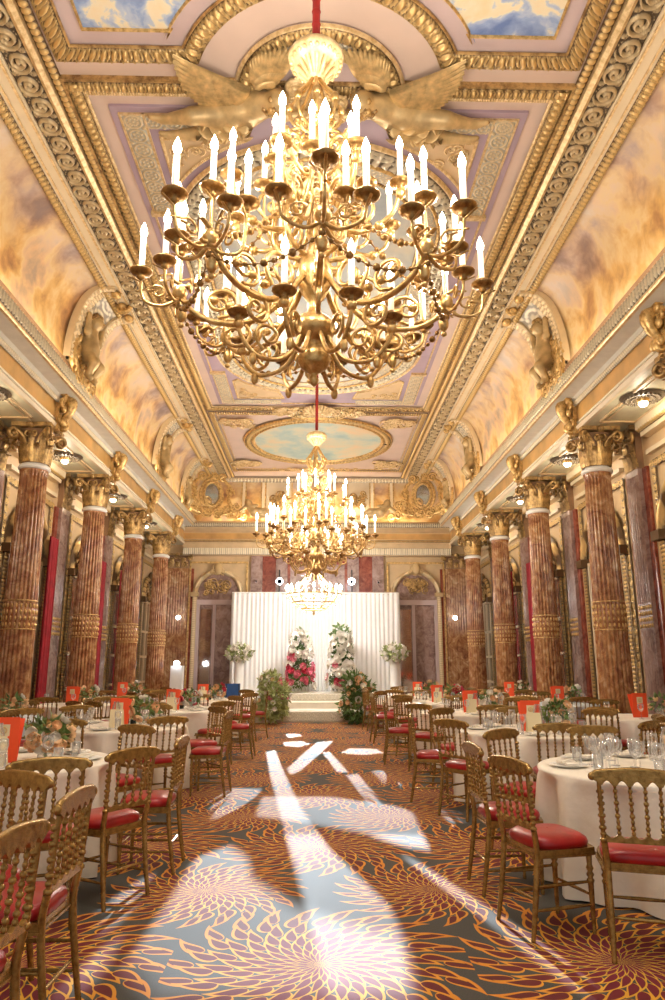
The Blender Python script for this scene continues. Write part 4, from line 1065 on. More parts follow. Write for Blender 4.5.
def stem_mesh():
    m = MB()
    m.lathe([(0, .0), (.02, .02), (.035, .05), (.02, .08), (.03, .10), (.09, .14), (.12, .20), (.09, .27), (.04, .30), (.06, .33), (.13, .38), (.15, .44), (.10, .50), (.05, .54), (.04, .62), (.07, .66), (.11, .74), (.125, .84), (.10, .95), (.055, 1.02), (.035, 1.10), (.06, 1.14), (.05, 1.18), (.03, 1.25), (.028, 1.42), (.07, 1.47), (.085, 1.55), (.06, 1.66), (.03, 1.74), (.025, 1.95), (.05, 2.0), (.07, 2.08), (.04, 2.16), (.022, 2.22), (.02, 2.45), (.05, 2.49), (.06, 2.52)], 24)
    for k in range(8):
        a = k * PI / 4
        R = Matrix.Rotation(a, 3, 'Z')
        for pts, rad in ((bez([(.10, 0, .95), (.26, 0, 1.02), (.28, 0, 1.28), (.14, 0, 1.42), (.05, 0, 1.62)], 20), [.02, .022, .016]),
                         (spiral((.20, 0, 1.78), .10, .015, 1.6, -1.5, 'xz', 22), .015), (bez([(.04, 0, 1.66), (.12, 0, 1.58), (.24, 0, 1.66), (.30, 0, 1.80)], 14), .016),
                         (bez([(.04, 0, 2.0), (.16, 0, 2.06), (.19, 0, 2.20), (.10, 0, 2.34), (.03, 0, 2.46)], 16), .014), (spiral((.13, 0, 1.98), .06, .01, 1.4, 0, 'xz', 14), .012)):
            m.tube([tuple(R @ Vector(p)) for p in pts], rad, 6)
        for (r_, z) in ((.28, 1.15), (.30, 1.82), (.19, 2.2)): m.ball(tuple(R @ Vector((r_, 0, z))), (.03, .03, .04), 7, 5)
    return m
stem_me = stem_mesh().mesh('stem', M['brass'])
def bead_mesh(p, q, sag, n, r):
    m = MB()
    for i in range(n):
        f_ = i / (n - 1); c_ = np.array(p) * (1 - f_) + np.array(q) * f_; c_[2] -= sag * 4 * f_ * (1 - f_); m.ball(tuple(c_), r * (1.25 if i % 3 == 0 else .8), 7, 5)
    P = [np.array(p) * (1 - t) + np.array(q) * t - np.array([0, 0, sag * 4 * t * (1 - t)]) for t in np.linspace(0, 1, 20)]; m.tube(P, .005, 4)
    return m
ch_me = bead_mesh((.10, 0, 1.62), (.90, 0, .70), .18, 20, .022).mesh('bead_chain', M['brass_dark'])
a1 = PI / 4; sw_me = bead_mesh((.92, 0, .55), (.92 * math.cos(a1), .92 * math.sin(a1), .55), .12, 13, .020).mesh('bead_chain', M['brass_dark'])
def canopy_mesh():
    m = MB(); m.lathe([(.02, 2.44), (.06, 2.47), (.10, 2.55), (.17, 2.60), (.205, 2.62), (.21, 2.66), (.18, 2.70), (.10, 2.73), (.03, 2.76)], 28)
    for i in range(24): a = i * PI / 12; m.ball((.185 * math.cos(a), .185 * math.sin(a), 2.605), .018, 6, 4)
    for i in range(12): a = i * PI / 6; m.tube([(.06 * math.cos(a), .06 * math.sin(a), 2.475), (.14 * math.cos(a), .14 * math.sin(a), 2.575)], [.012, .022], 6)
    return m
can2_me = canopy_mesh().mesh('canopy', M['gold_light'])
def chandelier(loc, sc_, label):
    t = thing('chandelier', label, 'chandelier', loc, .05, 'branched candle chandeliers'); t.scale = (1, 1, sc_)
    obj('stem', stem_me, None, t); obj('canopy', can2_me, None, t)
    m = MB(); top = (ZC - loc[2]) / sc_; m.lathe([(.026, 2.74), (.030, 2.8), (.030, top)], 12)
    for q in np.arange(2.85, top, .12): m.lathe([(.030, q - .01), (.036, q), (.030, q + .01)], 12)
    obj('rope_sleeve', m, M['rope'], t)
    for me, ends, n, off in ARMS:
        for k in range(n):
            a = obj('arm', me, None, t, rz=(k + off) * 2 * PI / n)
            for e in ends:
                for mm in (cup_me, can_me, fla_me): obj(mm.name.split('.')[0], mm, None, a, e, rnd.random())
    for k in range(8):
        obj('bead_chain', ch_me, None, t, rz=k * PI / 4); obj('bead_chain', sw_me, None, t, rz=k * PI / 4)
    return t
chandelier((-.03, 4.40, 3.28), 1.0, 'large gilt brass candle chandelier closest to the entrance, filling the ceiling view')
chandelier((-.03, 13.8, 3.10), 1.12, 'second gilt brass candle chandelier, hanging halfway down the room')
# basket chandelier before the stage
BL = (-.10, 20.6, 2.86)
t = thing('crystal_chandelier', 'small crystal basket chandelier with a ring of lights, hung before the white backdrop', 'chandelier', BL)
m = MB(); m.lathe([(0, 0), (.02, .03), (.04, .06), (.02, .10), (.05, .13), (.03, .16), (.02, .2), (.02, 1.9), (.08, 1.95), (.03, 2.1), (.03, ZC - BL[2])], 14); obj('stem', m, M['brass'], t)
m = MB()
for rr, zz in ((.80, .62), (.62, .38), (.36, .20)): m.tube([(rr * math.cos(a), rr * math.sin(a), zz) for a in np.linspace(0, 2 * PI, 61)[:-1]], .022, 6, closed=True)
for k in range(12):
    R = Matrix.Rotation(k * PI / 6, 3, 'Z'); m.tube([tuple(R @ Vector(p)) for p in bez([(.80, 0, .62), (.62, 0, .38), (.36, 0, .2), (.04, 0, .14)], 14)], .014, 5)
    m.tube([tuple(R @ Vector(p)) for p in bez([(.80, 0, .62), (.45, 0, .9), (.15, 0, 1.3), (.04, 0, 1.9)], 14)], .010, 5)
obj('basket_frame', m, M['brass'], t)
m = MB()
for rr, zz, n in ((.80, .54, 44), (.70, .44, 38), (.62, .30, 34), (.48, .22, 26), (.36, .12, 20)):
    for i in range(n): a = i * 2 * PI / n; m.lathe([(0, -.05), (.016, -.01), (.012, .02), (0, .035)], 5, c=(rr * math.cos(a), rr * math.sin(a), zz))
for k in range(24):
    for i in range(9):
        f_ = i / 8; a = k * PI / 12; rr = .80 * (1 - f_) + .1 * f_; m.ball((rr * math.cos(a), rr * math.sin(a), .62 + 1.15 * f_ ** 1.6), .014, 5, 4)
obj('crystal_drops', m, M['glass'], t)
for k in range(20):
    a = obj('candle', can_me, None, t, (.80 * math.cos(k * PI / 10), .80 * math.sin(k * PI / 10), .58)); a.scale = (1.2, 1.2, .7); b = obj('flame_bulb', fla_me, None, t, (.80 * math.cos(k * PI / 10), .80 * math.sin(k * PI / 10), .46)); b.scale = (1.6, 1.6, 1.1)

# soffit lamps in the aisles
m = MB(); m.lathe([(.10, -.04), (.16, -.035), (.22, -.05), (.30, -.03), (.34, 0)], 36)
for i in range(24): a = i * PI / 12; m.ball((.26 * math.cos(a), .26 * math.sin(a), -.04), (.03, .03, .02), 6, 4); m.ball((.18 * math.cos(a), .18 * math.sin(a), -.045), .018, 6, 4)
ros_me = m.mesh('rosette', M['rel_silver'])
m = MB(); m.lathe([(.085, -.09), (.10, -.04), (.10, -.02)], 20); m.lathe([(.0, -.16), (.05, -.15), (.07, -.12), (.07, -.08)], 16, mat=1); lamp_me = m.mesh('lamp', [M['brass'], M['downlight']])
AISLE = []
for s in (-1, 1):
    for k, y in enumerate(COLY):
        loc = (s * 5.12, y - 1.72, ZS - .01); AISLE.append(loc)
        t = thing('ceiling_lamp', 'round ornate ceiling lamp in the %s aisle soffit, %s from the entrance' % ('left' if s < 0 else 'right', ORD[k]), 'ceiling lamp', loc, 0, 'aisle ceiling lamps')
        obj('rosette', ros_me, None, t); obj('lamp', lamp_me, None, t)
# ================================================================== CURTAINS
def pleated(mb, p, q, z0, z1, n, depth, gather=0.0, nz=14, mat=0):
    p = np.array(p, float); q = np.array(q, float); L = np.linalg.norm(q - p); U = (q - p) / L; Nn = np.array([-U[1], U[0]])
    S = np.linspace(0, 1, n * 8 + 1); P = []
    for z in np.linspace(z0, z1, nz):
        f_ = (z - z0) / (z1 - z0); amp = depth * (1 - .35 * f_) ; k = 1 - gather * math.sin(min(1, f_ * 1.6) * PI) ** 2
        x = S * k; w_ = amp * np.cos(S * n * 2 * PI + .8 * np.sin(S * 9 + f_ * 1.5)) * (.75 + .25 * np.sin(S * 23))
        P.append(np.stack([p[0] + U[0] * L * x + Nn[0] * w_, p[1] + U[1] * L * x + Nn[1] * w_, np.full(len(S), z)], -1))
    P = np.array(P); mb.grid(P, mat=mat); P2 = P.copy(); P2[..., 0] += Nn[0] * .006; P2[..., 1] += Nn[1] * .006; mb.grid(P2[::-1], mat=mat)
for s in (-1, 1):
    for k in range(len(COLY)):
        yc = COLY[k] - 1.72; X = s * (WX - .27)
        if s > 0 and k not in (3, 4): continue
        for e, (ya, yb_) in enumerate(((yc + .98, yc + .56), (yc - .98, yc - .56))):
            m = MB(); pleated(m, (X, ya), (X, yb_), .02, 4.05, 5, .045)
            o = obj('curtain', m, M['curtain_red'])
            tag(o, 'crimson floor-length curtain in the %s wall bay before the %s column, %s half' % ('left' if s < 0 else 'right', ORD[k], 'far' if e == 0 else 'near'), 'curtain', 'crimson wall curtains')

# ================================================================== STAGE
STX = -.10
m = MB(); m.box2((STX - 1.75, 19.3, 0), (STX + 1.75, 23.5, .27)); m.box2((STX - 1.55, 20.6, .27), (STX + 1.55, 23.5, .44)); m.box2((STX - 1.3, 21.6, .44), (STX + 1.3, 23.4, .64)); m.box2((-2.9, 21.9, 0), (2.8, 23.55, .44))
st = thing('stage', 'low white carpeted stage with steps in front of the white draped backdrop', 'stage'); obj('platform', m, plain('ivory_stage_carpet', (.88, .83, .72), .85, var=.04), st)
m = MB(); relief(m, (STX - 1.75, 19.285, .02), (STX + 1.75, 19.285, .02), (0, 0, .24), (0, -1, 0), 'rosette', .03, res=.02); relief(m, (STX - 1.29, 21.59, .45), (STX + 1.29, 21.59, .45), (0, 0, .18), (0, -1, 0), 'rosette', .02, res=.02)
obj('floral_front', m, relief_mat('stage_front_relief', (.70, .64, .50), (.90, .84, .70), 0, .7), st)
bd = thing('backdrop_curtain', 'tall white pleated fabric backdrop on a frame behind the stage flowers', 'backdrop')
m = MB()
for (xa, xb) in ((-2.82, -.95), (-.95, .75), (.75, 2.72)): pleated(m, (xa, 23.62), (xb, 23.62), .44, 3.78, 16, .022, nz=8)
obj('drape', m, plain('white_voile', (.90, .90, .90), .8, var=.02), bd)
for (xa, xb) in ((-2.82, -1.2), (1.05, 2.72)):
    m = MB(); pleated(m, (xa, 23.50), (xb, 23.50), .44, 3.80, 11, .03, nz=8); obj('front_drape', m, plain('sheer_white_voile', (.90, .89, .88), .8, var=.02), bd)
m = MB(); m.tube([(-2.85, 23.6, 3.82), (2.75, 23.6, 3.82)], .03, 8)
for x in (-2.84, 0, 2.74): m.tube([(x, 23.66, 0), (x, 23.66, 3.82)], .025, 8)
obj('frame', m, M['white'], bd)

# ---- flowers
def bloom_mesh(name, mat, r=.06, layers=3):
    mb = MB()
    for l in range(layers):
        n = 6 - l; rr = r * (1 - .28 * l)
        for i in range(n):
            a = i * 2 * PI / n + l * .5; P = []
            for v in np.linspace(0, 1, 5):
                ro = rr * math.sin(v * 1.75) * .95; z = r * (.1 + .15 * l) + rr * (1 - math.cos(v * 1.7)) * .75; w_ = rr * .62 * math.sin(v * 2.6 + .25)
                P.append([(ro * math.cos(a) - u * w_ * math.sin(a), ro * math.sin(a) + u * w_ * math.cos(a), z + .12 * rr * u * u) for u in (-1, 0, 1)])
            mb.grid(np.array(P))
    mb.ball((0, 0, r * .45), r * .28, 7, 5); return mb.mesh(name, mat)
BL_M = {k: bloom_mesh('blossom', M[k]) for k in ('fl_white', 'fl_pink', 'fl_red', 'fl_peach')}
def foliage(mb, blobs, n, ln, seed, mat=0):
    r_ = np.random.RandomState(seed); tot = sum(b[3] * b[4] for b in blobs)
    V = []; Q = []; c0 = 0
    for (cx, cy, cz, rx, rz_) in blobs:
        k = int(n * rx * rz_ / tot)
        for i in range(k):
            d = r_.normal(size=3); d /= np.linalg.norm(d); rad = r_.uniform(.55, 1.05); p = np.array([cx + d[0] * rx * rad, cy + d[1] * rx * rad, cz + d[2] * rz_ * rad])
            dd = d + r_.normal(size=3) * .7; dd /= np.linalg.norm(dd); s_ = np.cross(dd, r_.normal(size=3)); s_ /= max(np.linalg.norm(s_), 1e-6); L = ln * r_.uniform(.6, 1.3); w_ = L * .22; up = np.cross(s_, dd)
            V += [p, p + dd * L * .45 + s_ * w_, p + dd * L - up * L * .15, p + dd * L * .45 - s_ * w_, p + dd * L * .5 + up * L * .06]
            Q += [(c0, c0 + 1, c0 + 4, c0 + 3), (c0 + 1, c0 + 2, c0 + 3, c0 + 4)]; c0 += 5
    mb.add(np.array(V), quads=Q, mat=mat, smooth=False); return mb
def blooms(t, blobs, kinds, n, sc_, seed):
    r_ = np.random.RandomState(seed)
    for i in range(n):
        b_ = blobs[r_.randint(len(blobs))] if len(blobs) > 1 else blobs[0]
        d = r_.normal(size=3); d[1] -= .5; d /= np.linalg.norm(d); cx, cy, cz, rx, rz_ = b_
        o = obj('blossom', BL_M[kinds[r_.randint(len(kinds))]], None, t, (cx + d[0] * rx, cy + d[1] * rx, cz + d[2] * rz_)); o.scale = (sc_ * r_.uniform(.75, 1.3),) * 3
        o.rotation_euler = Vector(d).to_track_quat('Z', 'Y').to_euler()
def arrangement(name, label, cat, loc, blobs, nleaf, ln, kinds, nb, sc_, seed, leafm='leaf', group=None, extra=None):
    t = thing(name, label, cat, loc, 0, group)
    m = MB(); foliage(m, blobs, nleaf, ln, seed); obj('foliage', m, M[leafm], t)
    if callable(kinds): kinds(t)
    else: blooms(t, blobs, kinds, nb, sc_, seed + 1)
    if extra: extra(t)
    return t
def pillar_blooms(pink_top):
    def f_(t):
        r_ = np.random.RandomState(int(pink_top * 10))
        for i in range(88):
            z = .15 + 1.65 * r_.rand(); th = -PI * r_.rand(); rad = .42 * (1 - .4 * z / 1.8)
            k = 'fl_white' if z > pink_top + .15 * r_.normal() else ('fl_red' if r_.rand() < .35 else 'fl_pink')
            if z < .25: k = 'fl_white'
            o = obj('blossom', BL_M[k], None, t, (rad * math.cos(th), rad * math.sin(th), z)); o.scale = (r_.uniform(1.2, 1.9),) * 3
            o.rotation_euler = Vector((math.cos(th), math.sin(th), .3)).to_track_quat('Z', 'Y').to_euler()
    return f_
pb = [(0, 0, .42, .36, .25), (.02, 0, .7, .33, .35), (-.02, 0, 1.15, .28, .35), (.02, 0, 1.6, .20, .30)]
arrangement('flower_pillar', 'tall floral pillar of crimson and pink blooms with white top, on the stage', 'flower pillar', (-.52, 22.3, .64), pb, 900, .13, pillar_blooms(1.0), 0, 1, 11, 'leaf')
pb2 = [(0, 0, .42, .40, .25), (.02, 0, .7, .30, .35), (.04, 0, 1.2, .32, .35), (-.02, 0, 1.70, .26, .32)]
arrangement('flower_pillar', 'taller floral pillar mostly of white blooms with a pink foot, on the stage', 'flower pillar', (.74, 22.3, .64), pb2, 1000, .14, pillar_blooms(.45), 0, 1, 12, 'leaf')
def hedge_blobs(w): return [(0, 0, .42, .38 * w, .33), (.08, 0, .75, .36 * w, .32), (-.05, .0, 1.05, .24 * w, .24)]
arrangement('flower_arrangement', 'bushy green and pale peach flower arrangement left of the stage step, beside red-seated chairs', 'flowers', (-1.16, 18.80, 0), hedge_blobs(1.0), 1500, .15, ('fl_peach', 'fl_white', 'fl_white', 'fl_pink'), 46, 1.0, 21, 'leaf_pale')
arrangement('flower_arrangement', 'bushy green flower arrangement with white roses right of the stage step', 'flowers', (1.02, 18.80, 0), hedge_blobs(1.08), 1600, .15, ('fl_white', 'fl_white', 'fl_peach'), 46, 1.15, 22, 'leaf')
def stand_extra(t):
    m = MB(); m.lathe([(.22, 0), (.22, .04), (.16, .08), (.14, 1.10), (.20, 1.16), (.20, 1.22)], 24); obj('pedestal', m, M['white'], t)
for (x, wd) in ((-2.42, 'left'), (2.42, 'right')):
    arrangement('pedestal_flowers', 'white hydrangeas on a white pedestal before the %s end of the backdrop' % wd, 'flowers', (x, 22.4, .44), [(0, 0, 1.40, .36, .20)], 420, .16, ('fl_white',), 36, 1.35, 31, 'leaf_pale', 'white pedestal flowers', stand_extra)
# objects by the stage: low wicker-like desk and blue chair back, white tower lamps
t = thing('folding_chair', 'blue padded folding chair beside the bushy flowers left of the stage', 'chair', (-2.2, 19.5, 0), .4)
m = MB(); m.box((0, 0, .46), (.42, .42, .05)); obj('seat', m, plain('blue_fabric', (.03, .10, .30), .7), t)
m = MB(); m.box((0, .22, .80), (.42, .04, .36)); obj('backrest', m, plain('blue_fabric_back', (.03, .10, .30), .7), t)
for (x, y) in ((-.18, -.18), (.18, -.18), (-.18, .2), (.18, .2)): m = MB(); m.tube([(x, y, 0), (x * .95, y * .95, .46 if y < 0 else .98)], .012, 6); obj('leg', m, M['black'], t)
def tower(x, y, h, label):
    t = thing('lamp_tower', label, 'lamp', (x, y, 0)); m = MB(); m.box((0, 0, h / 2), (.36, .30, h)); m.box((0, 0, .02), (.44, .38, .04)); obj('tower_body', m, M['white'], t)
    m = MB(); m.ball((0, -.16, h + .06), (.09, .06, .09), 12, 8); obj('lamp_head', m, M['led'], t)
tower(-4.22, 21.9, 1.45, 'white square tower with cold lamp on top, by the left corner pilaster')

# stage profile spots on tall stands: an added cut plate in each shapes the cold light on the floor
def profile_spot(loc, polys, label, power, col=(.78, .90, 1), parent=None):
    loc = Vector(loc)
    t = thing('stage_spotlight', label, 'spotlight', tuple(loc))
    aim = Vector((-.1, 9.6 if parent is None else 5.2, 0)) - loc; zax = -aim.normalized(); xax = Vector((0, 0, 1)).cross(zax).normalized(); yax = zax.cross(xax)
    R = Matrix((xax, yax, zax)).transposed(); d = .30
    def toplate(px, py):
        u = (px - 332.5) / 701; v = (500 - py) / 701; th = math.atan(.2354)
        fw = math.cos(th) - v * math.sin(th); up = math.sin(th) + v * math.cos(th); X = u + .0215 * fw; Z = fw - .0215 * u
        g = Vector((X / Z, 1, up / Z)) * (-1.47 / (up / Z)); g.z = 0
        l = R.transposed() @ (g - loc); return (l.x / -l.z * d, l.y / -l.z * d)
    holes = [[Vector((*toplate(*p), 0)) for p in poly] for poly in polys]
    W_ = max(max(abs(p.x), abs(p.y)) for h_ in holes for p in h_) + .008; outer = [Vector((-W_, -W_, 0)), Vector((W_, -W_, 0)), Vector((W_, W_, 0)), Vector((-W_, W_, 0))]
    tri = tessellate_polygon([outer] + holes); V = [p for l in [outer] + holes for p in l]
    m = MB(); v3 = [tuple(R @ Vector((p.x, p.y, -d))) for p in V]; m.add(v3, tris=[tuple(x) for x in tri], smooth=False)
    blk, nt, b, _ = newmat('lamp_black'); setp(b, col=(0, 0, 0), rough=1, spec=0)
    obj('beam_mask_plate', m, blk, t)  # added plate, holes cut to throw the wanted light shapes on the floor
    m = MB()
    for (a, b_) in (((-1, 0), 0), ((1, 0), 0), ((0, -1), 0), ((0, 1), 0)):
        c_ = Vector((a[0] * W_, a[1] * W_, -d / 2 + .02)); dm = (.01 if a[0] else W_ * 2 + .01, .01 if a[1] else W_ * 2 + .01, d + .05)
        m.box(tuple(R @ c_), dm, M=R.to_4x4())
    m.box(tuple(R @ Vector((0, 0, .05))), (W_ * 2 + .01, W_ * 2 + .01, .01), M=R.to_4x4())
    obj('housing', m, blk, t)
    m = MB(); P = []
    for rr in (W_ + .004, .115): P.append([tuple(R @ Vector((rr * math.cos(a), rr * math.sin(a), -d + .01))) for a in np.linspace(0, 2 * PI, 33)[:-1]])
    m.grid(np.array(P), cv=True)
    if parent is None: obj('led_ring', m, M['led'], t)
    else:
        m = MB(); m.box((0, .21, .03), (.06, .10, .06)); obj('clamp', m, M['black'], t)
    m = MB(); e_ = W_ + .012
    for (a0, a1_, b0, b1) in ((-e_, -W_ + .004, -e_, e_), (W_ - .004, e_, -e_, e_), (-e_, e_, -e_, -W_ + .004), (-e_, e_, W_ - .004, e_)):
        m.box(tuple(R @ Vector(((a0 + a1_) / 2, (b0 + b1) / 2, -d / 2))), (a1_ - a0, b1 - b0, d + .06), M=R.to_4x4())
    obj('shell', m, M['mauve'], t)
    m = MB()
    if parent is None: m.tube([(0, .05, .35), (0, .05, -loc.z)], .022, 8); m.tube([(-.35, .05, -loc.z + .02), (.35, .05, -loc.z + .02)], .02, 6); m.tube([(0, -.28, -loc.z + .02), (0, .35, -loc.z + .02)], .02, 6); obj('stand', m, M['black'], t) if parent is None else None
    l = bpy.data.lights.new('profile_beam', 'SPOT'); l.energy = power; l.color = col; l.shadow_soft_size = .0006; l.spot_size = math.radians(50); l.spot_blend = 0
    o = bpy.data.objects.new('profile_beam', l); COL.objects.link(o); o.matrix_world = Matrix.Translation(loc) @ R.to_4x4()
    return t
A1 = [[(266, 752), (275, 750), (281, 765), (292, 790), (303, 812), (330, 850), (360, 878), (388, 905), (405, 940), (416, 990), (330, 998), (312, 930), (302, 890), (290, 850), (278, 805), (270, 775)],
      [(322, 752), (330, 752), (348, 772), (338, 773)], [(346, 775), (358, 774), (378, 798), (384, 806), (370, 806)],
      [(372, 771), (389, 770), (402, 786), (396, 789), (382, 782)], [(283, 742), (302, 741), (310, 744), (300, 747), (285, 746)], [(286, 734), (298, 733), (302, 736), (288, 738)],
      [(341, 753), (350, 748), (376, 749), (385, 753), (362, 755)], [(404, 858), (412, 858), (560, 955), (590, 985), (575, 990)]]
A2 = [[(317, 742), (333, 741), (322, 752), (300, 771), (291, 775), (287, 769), (302, 755)],
      [(262, 797), (330, 797), (395, 806), (412, 812), (430, 850), (404, 846), (360, 832), (325, 826), (285, 820), (256, 816)],
      [(208, 803), (232, 788), (262, 789), (256, 797), (236, 810), (214, 820)],
      [(196, 858), (228, 846), (246, 858), (252, 880), (290, 905), (345, 925), (400, 940), (412, 998), (160, 998), (128, 962), (170, 900)],
      [(440, 812), (446, 811), (480, 850), (470, 850)], [(452, 812), (458, 811), (496, 846), (488, 848)], [(104, 946), (116, 940), (96, 985), (60, 990)], [(104, 905), (140, 880), (150, 876), (130, 910), (108, 935)]]
def split_y(polys, yc):
    """cut the beam shapes into a far and a near set at one line across the floor"""
    far_, near_ = [], []
    for P in polys:
        for keep, dst in ((lambda y: y <= yc, far_), (lambda y: y >= yc, near_)):
            out = []
            for i in range(len(P)):
                a, b = P[i], P[(i + 1) % len(P)]
                if keep(a[1]): out.append(a)
                if keep(a[1]) != keep(b[1]) and a[1] != yc and b[1] != yc:
                    t_ = (yc - a[1]) / (b[1] - a[1]); out.append((a[0] + (b[0] - a[0]) * t_, yc))
            if len(out) > 2: dst.append(out)
    return far_, near_
for (x, polys, wd) in ((-1.30, A1, 'left'), (1.18, A2, 'right')):
    fa, ne = split_y(polys, 835)
    t = profile_spot((x, 23.95, 4.30), fa, 'bright cold stage spotlight on a stand %s of the small crystal chandelier' % wd, 20000)
    profile_spot((2.12 if x > 0 else -2.12, 24.28, 4.30), ne, 'added black lamp for near floor beams, on the back wall pilaster, %s of the backdrop' % wd, 52000, parent=t)  # extra lamp added to strengthen the beam shapes nearest the camera

# ================================================================== CHAIRS
def chair_parts():
    G = 'chair_gold'; parts = []
    sh = [(-.195, -.17), (.195, -.17), (.215, .10), (.20, .19), (.10, .215), (-.10, .215), (-.20, .19), (-.215, .10)]
    m = MB(); m.prism(sh, .425, .455, axis='z'); m.prism([(x * 1.04, y * 1.04) for x, y in sh], .415, .427, axis='z'); parts.append(('seat_frame', m, G))
    m = MB(); A = np.linspace(0, 2 * PI, 33)[:-1]; rows = []
    for (f_, z) in ((1.0, .456), (1.04, .475), (1.0, .497), (.85, .515), (.5, .525), (.02, .528)):
        rows.append([(f_ * .195 * np.sign(math.cos(a)) * abs(math.cos(a)) ** .55, .015 + f_ * .185 * np.sign(math.sin(a)) * abs(math.sin(a)) ** .55, z) for a in A])
    m.grid(np.array(rows), cv=True); parts.append(('seat', m, 'red_fabric'))
    def turned(x, y, z0, z1, r):
        prof = [(r * .6, z0), (r * .8, z0 + .02), (r * .55, z0 + .03)] + [(r * k, z0 + (z1 - z0) * q) for q, k in ((.15, .75), (.5, .95), (.62, 1.0), (.66, 1.35), (.69, .8), (.73, 1.35), (.77, .8), (.81, 1.3), (.85, .9), (1, 1.1))]
        mm = MB(); mm.lathe(prof, 10, c=(x, y, 0)); return mm
    for sx in (-1, 1): parts.append(('leg', turned(sx * .175, .165, 0, .42, .017), G))
    for sx in (-1, 1):
        mm = MB(); mm.tube(bez([(sx * .185, -.235, 0), (sx * .180, -.20, .22), (sx * .178, -.175, .44), (sx * .185, -.19, .56)], 14), [.013, .017, .018, .017], 8)
        # turned post
        for q in range(9):
            z = .57 + q * .030; mm.ball((sx * .187, -.193 - .03 * (z - .56), z), (.017 if q % 2 else .021, .017 if q % 2 else .021, .015), 8, 5)
        mm.tube([(sx * .187, -.193, .56), (sx * .190, -.215, .86)], .012, 8); parts.append(('leg', mm, G))
    m = MB()  # crest with scalloped lower edge
    W_ = .218; top = []; n = 24
    for i in range(n + 1):
        x = -W_ + 2 * W_ * i / n; top.append((x, .905 + .018 * math.cos(x / W_ * PI / 2) - (.012 if abs(x) > W_ * .93 else 0)))
    bot = [(-W_, .872)]
    xs = np.linspace(-.187, .187, 6)
    for i in range(5):
        for q in np.linspace(0, 1, 7):
            bot.append((xs[i] + .012 + (xs[i + 1] - xs[i] - .024) * q, .846 + .024 * math.sin(q * PI)))
    bot.append((W_, .872)); poly = bot + top[::-1]
    m.prism(poly, -.232, -.204); m.tube([(x, -.218, z + .002) for x, z in top], .015, 6)
    for sx in (-1, 1): m.ball((sx * (W_ + .004), -.218, .888), (.022, .02, .022), 8, 6)
    parts.append(('top_rail', m, G))
    m = MB(); up = [(-.178, .585)]
    for i in range(5):
        for q in np.linspace(0, 1, 7): up.append((xs[i] * .95 + .008 + ((xs[i + 1] - xs[i]) * .95 - .016) * q, .598 - .016 * math.sin(q * PI)))
    up.append((.178, .585)); m.prism([(-.178, .560), (.178, .560)] + up[::-1], -.203, -.183); parts.append(('lower_rail', m, G))
    for i in range(1, 5):
        x = xs[i]; m = MB(); x0 = x * .95
        m.tube([(x0, -.193, .59), (x, -.216, .86)], .0075, 6)
        for q, r in ((.06, .012), (.16, .014), (.27, .011), (.38, .015), (.5, .012), (.62, .015), (.73, .011), (.84, .013), (.94, .010)):
            m.ball((x0 + (x - x0) * q, -.193 - .023 * q, .59 + .27 * q), (r, r, .014), 7, 5)
        parts.append(('spindle', m, G))
    for (p, q) in (((-.18, -.195, .20), (.18, -.195, .20)), ((-.175, .165, .20), (.175, .165, .20)), ((-.178, -.195, .15), (-.175, .165, .15)), ((.178, -.195, .15), (.175, .165, .15)), ((-.177, -.19, .27), (-.175, .165, .27)), ((.177, -.19, .27), (.175, .165, .27))):
        m = MB(); m.tube([p, tuple(np.array(p) * .5 + np.array(q) * .5), q], [.007, .011, .007], 7); parts.append(('stretcher', m, G))
    return parts
CP = chair_parts()
proto_meshes = [(n, mb.mesh(n, M[k])) for n, mb, k in CP]
far = MB()
for n, mb, k in CP:
    off = far.n; mi = 1 if k == 'red_fabric' else 0
    for V in mb.v: far.v.append(V); far.att.append(np.zeros(len(V)))
    for f_, m_, s_ in mb.q: far.q.append((f_ + off, mi, s_))
    for f_, m_, s_ in mb.t: far.t.append((f_ + off, mi, s_))
    for f_, m_, s_ in mb.g: far.g.append(([i + off for i in f_], mi, s_))
    far.n += mb.n
far_me = far.mesh('dining_chair', [M['chair_gold'], M['red_fabric']])
state = {'proto': None}
def place_chair(x, y, dx, dy, label, group, detailed=True):
    rz = math.atan2(-dx, dy) + rnd.uniform(-.05, .05)
    if not detailed: 
        o = obj('dining_chair', far_me, None, None, (x, y, 0), rz); return tag(o, label, 'chair', group)
    if state['proto'] is None:
        t = thing('dining_chair', label, 'chair', (x, y, 0), rz, group)
        for n, me in proto_meshes: obj(n, me, None, t)
        state['proto'] = t; return t
    return copy_tree(state['proto'], (x, y, 0), rz, label, group)

# ================================================================== TABLES
RT = .82
def cloth_mesh(seed, mat):
    r_ = np.random.RandomState(seed); mb = MB(); n = 160; A = np.arange(n) * 2 * PI / n
    ph = r_.rand(4) * 6.28; rows = [np.stack([np.zeros(n), np.zeros(n), np.full(n, .752)], -1)]
    for rr, z in ((.4, .752), (.78, .752), (RT - .01, .751), (RT + .004, .745), (RT + .01, .735)): rows.append(np.stack([rr * np.cos(A), rr * np.sin(A), np.full(n, z)], -1))
    for z in np.linspace(.70, .012, 12):
        f_ = (.735 - z) / .735; fold = (1 - 2 * np.abs(np.sin(A * 5.5 + ph[0] / 2 + .5 * np.sin(A * 3 + ph[1]))) ** .7) * .8 + np.sin(A * 17 + ph[2]) * .3 + np.sin(A * 5 + ph[3]) * .3
        R = RT + .005 + .015 * f_ + .10 * f_ ** .45 * fold
        R = np.minimum(R, RT + .10)
        rows.append(np.stack([R * np.cos(A), R * np.sin(A), np.full(n, z)], -1))
    P = np.array(rows)[::-1]; mb.grid(P, cv=True); return mb.mesh('tablecloth', mat)
cl_me = [cloth_mesh(i, M['cloth']) for i in range(3)]; clb_me = cloth_mesh(9, M['cloth_blue'])
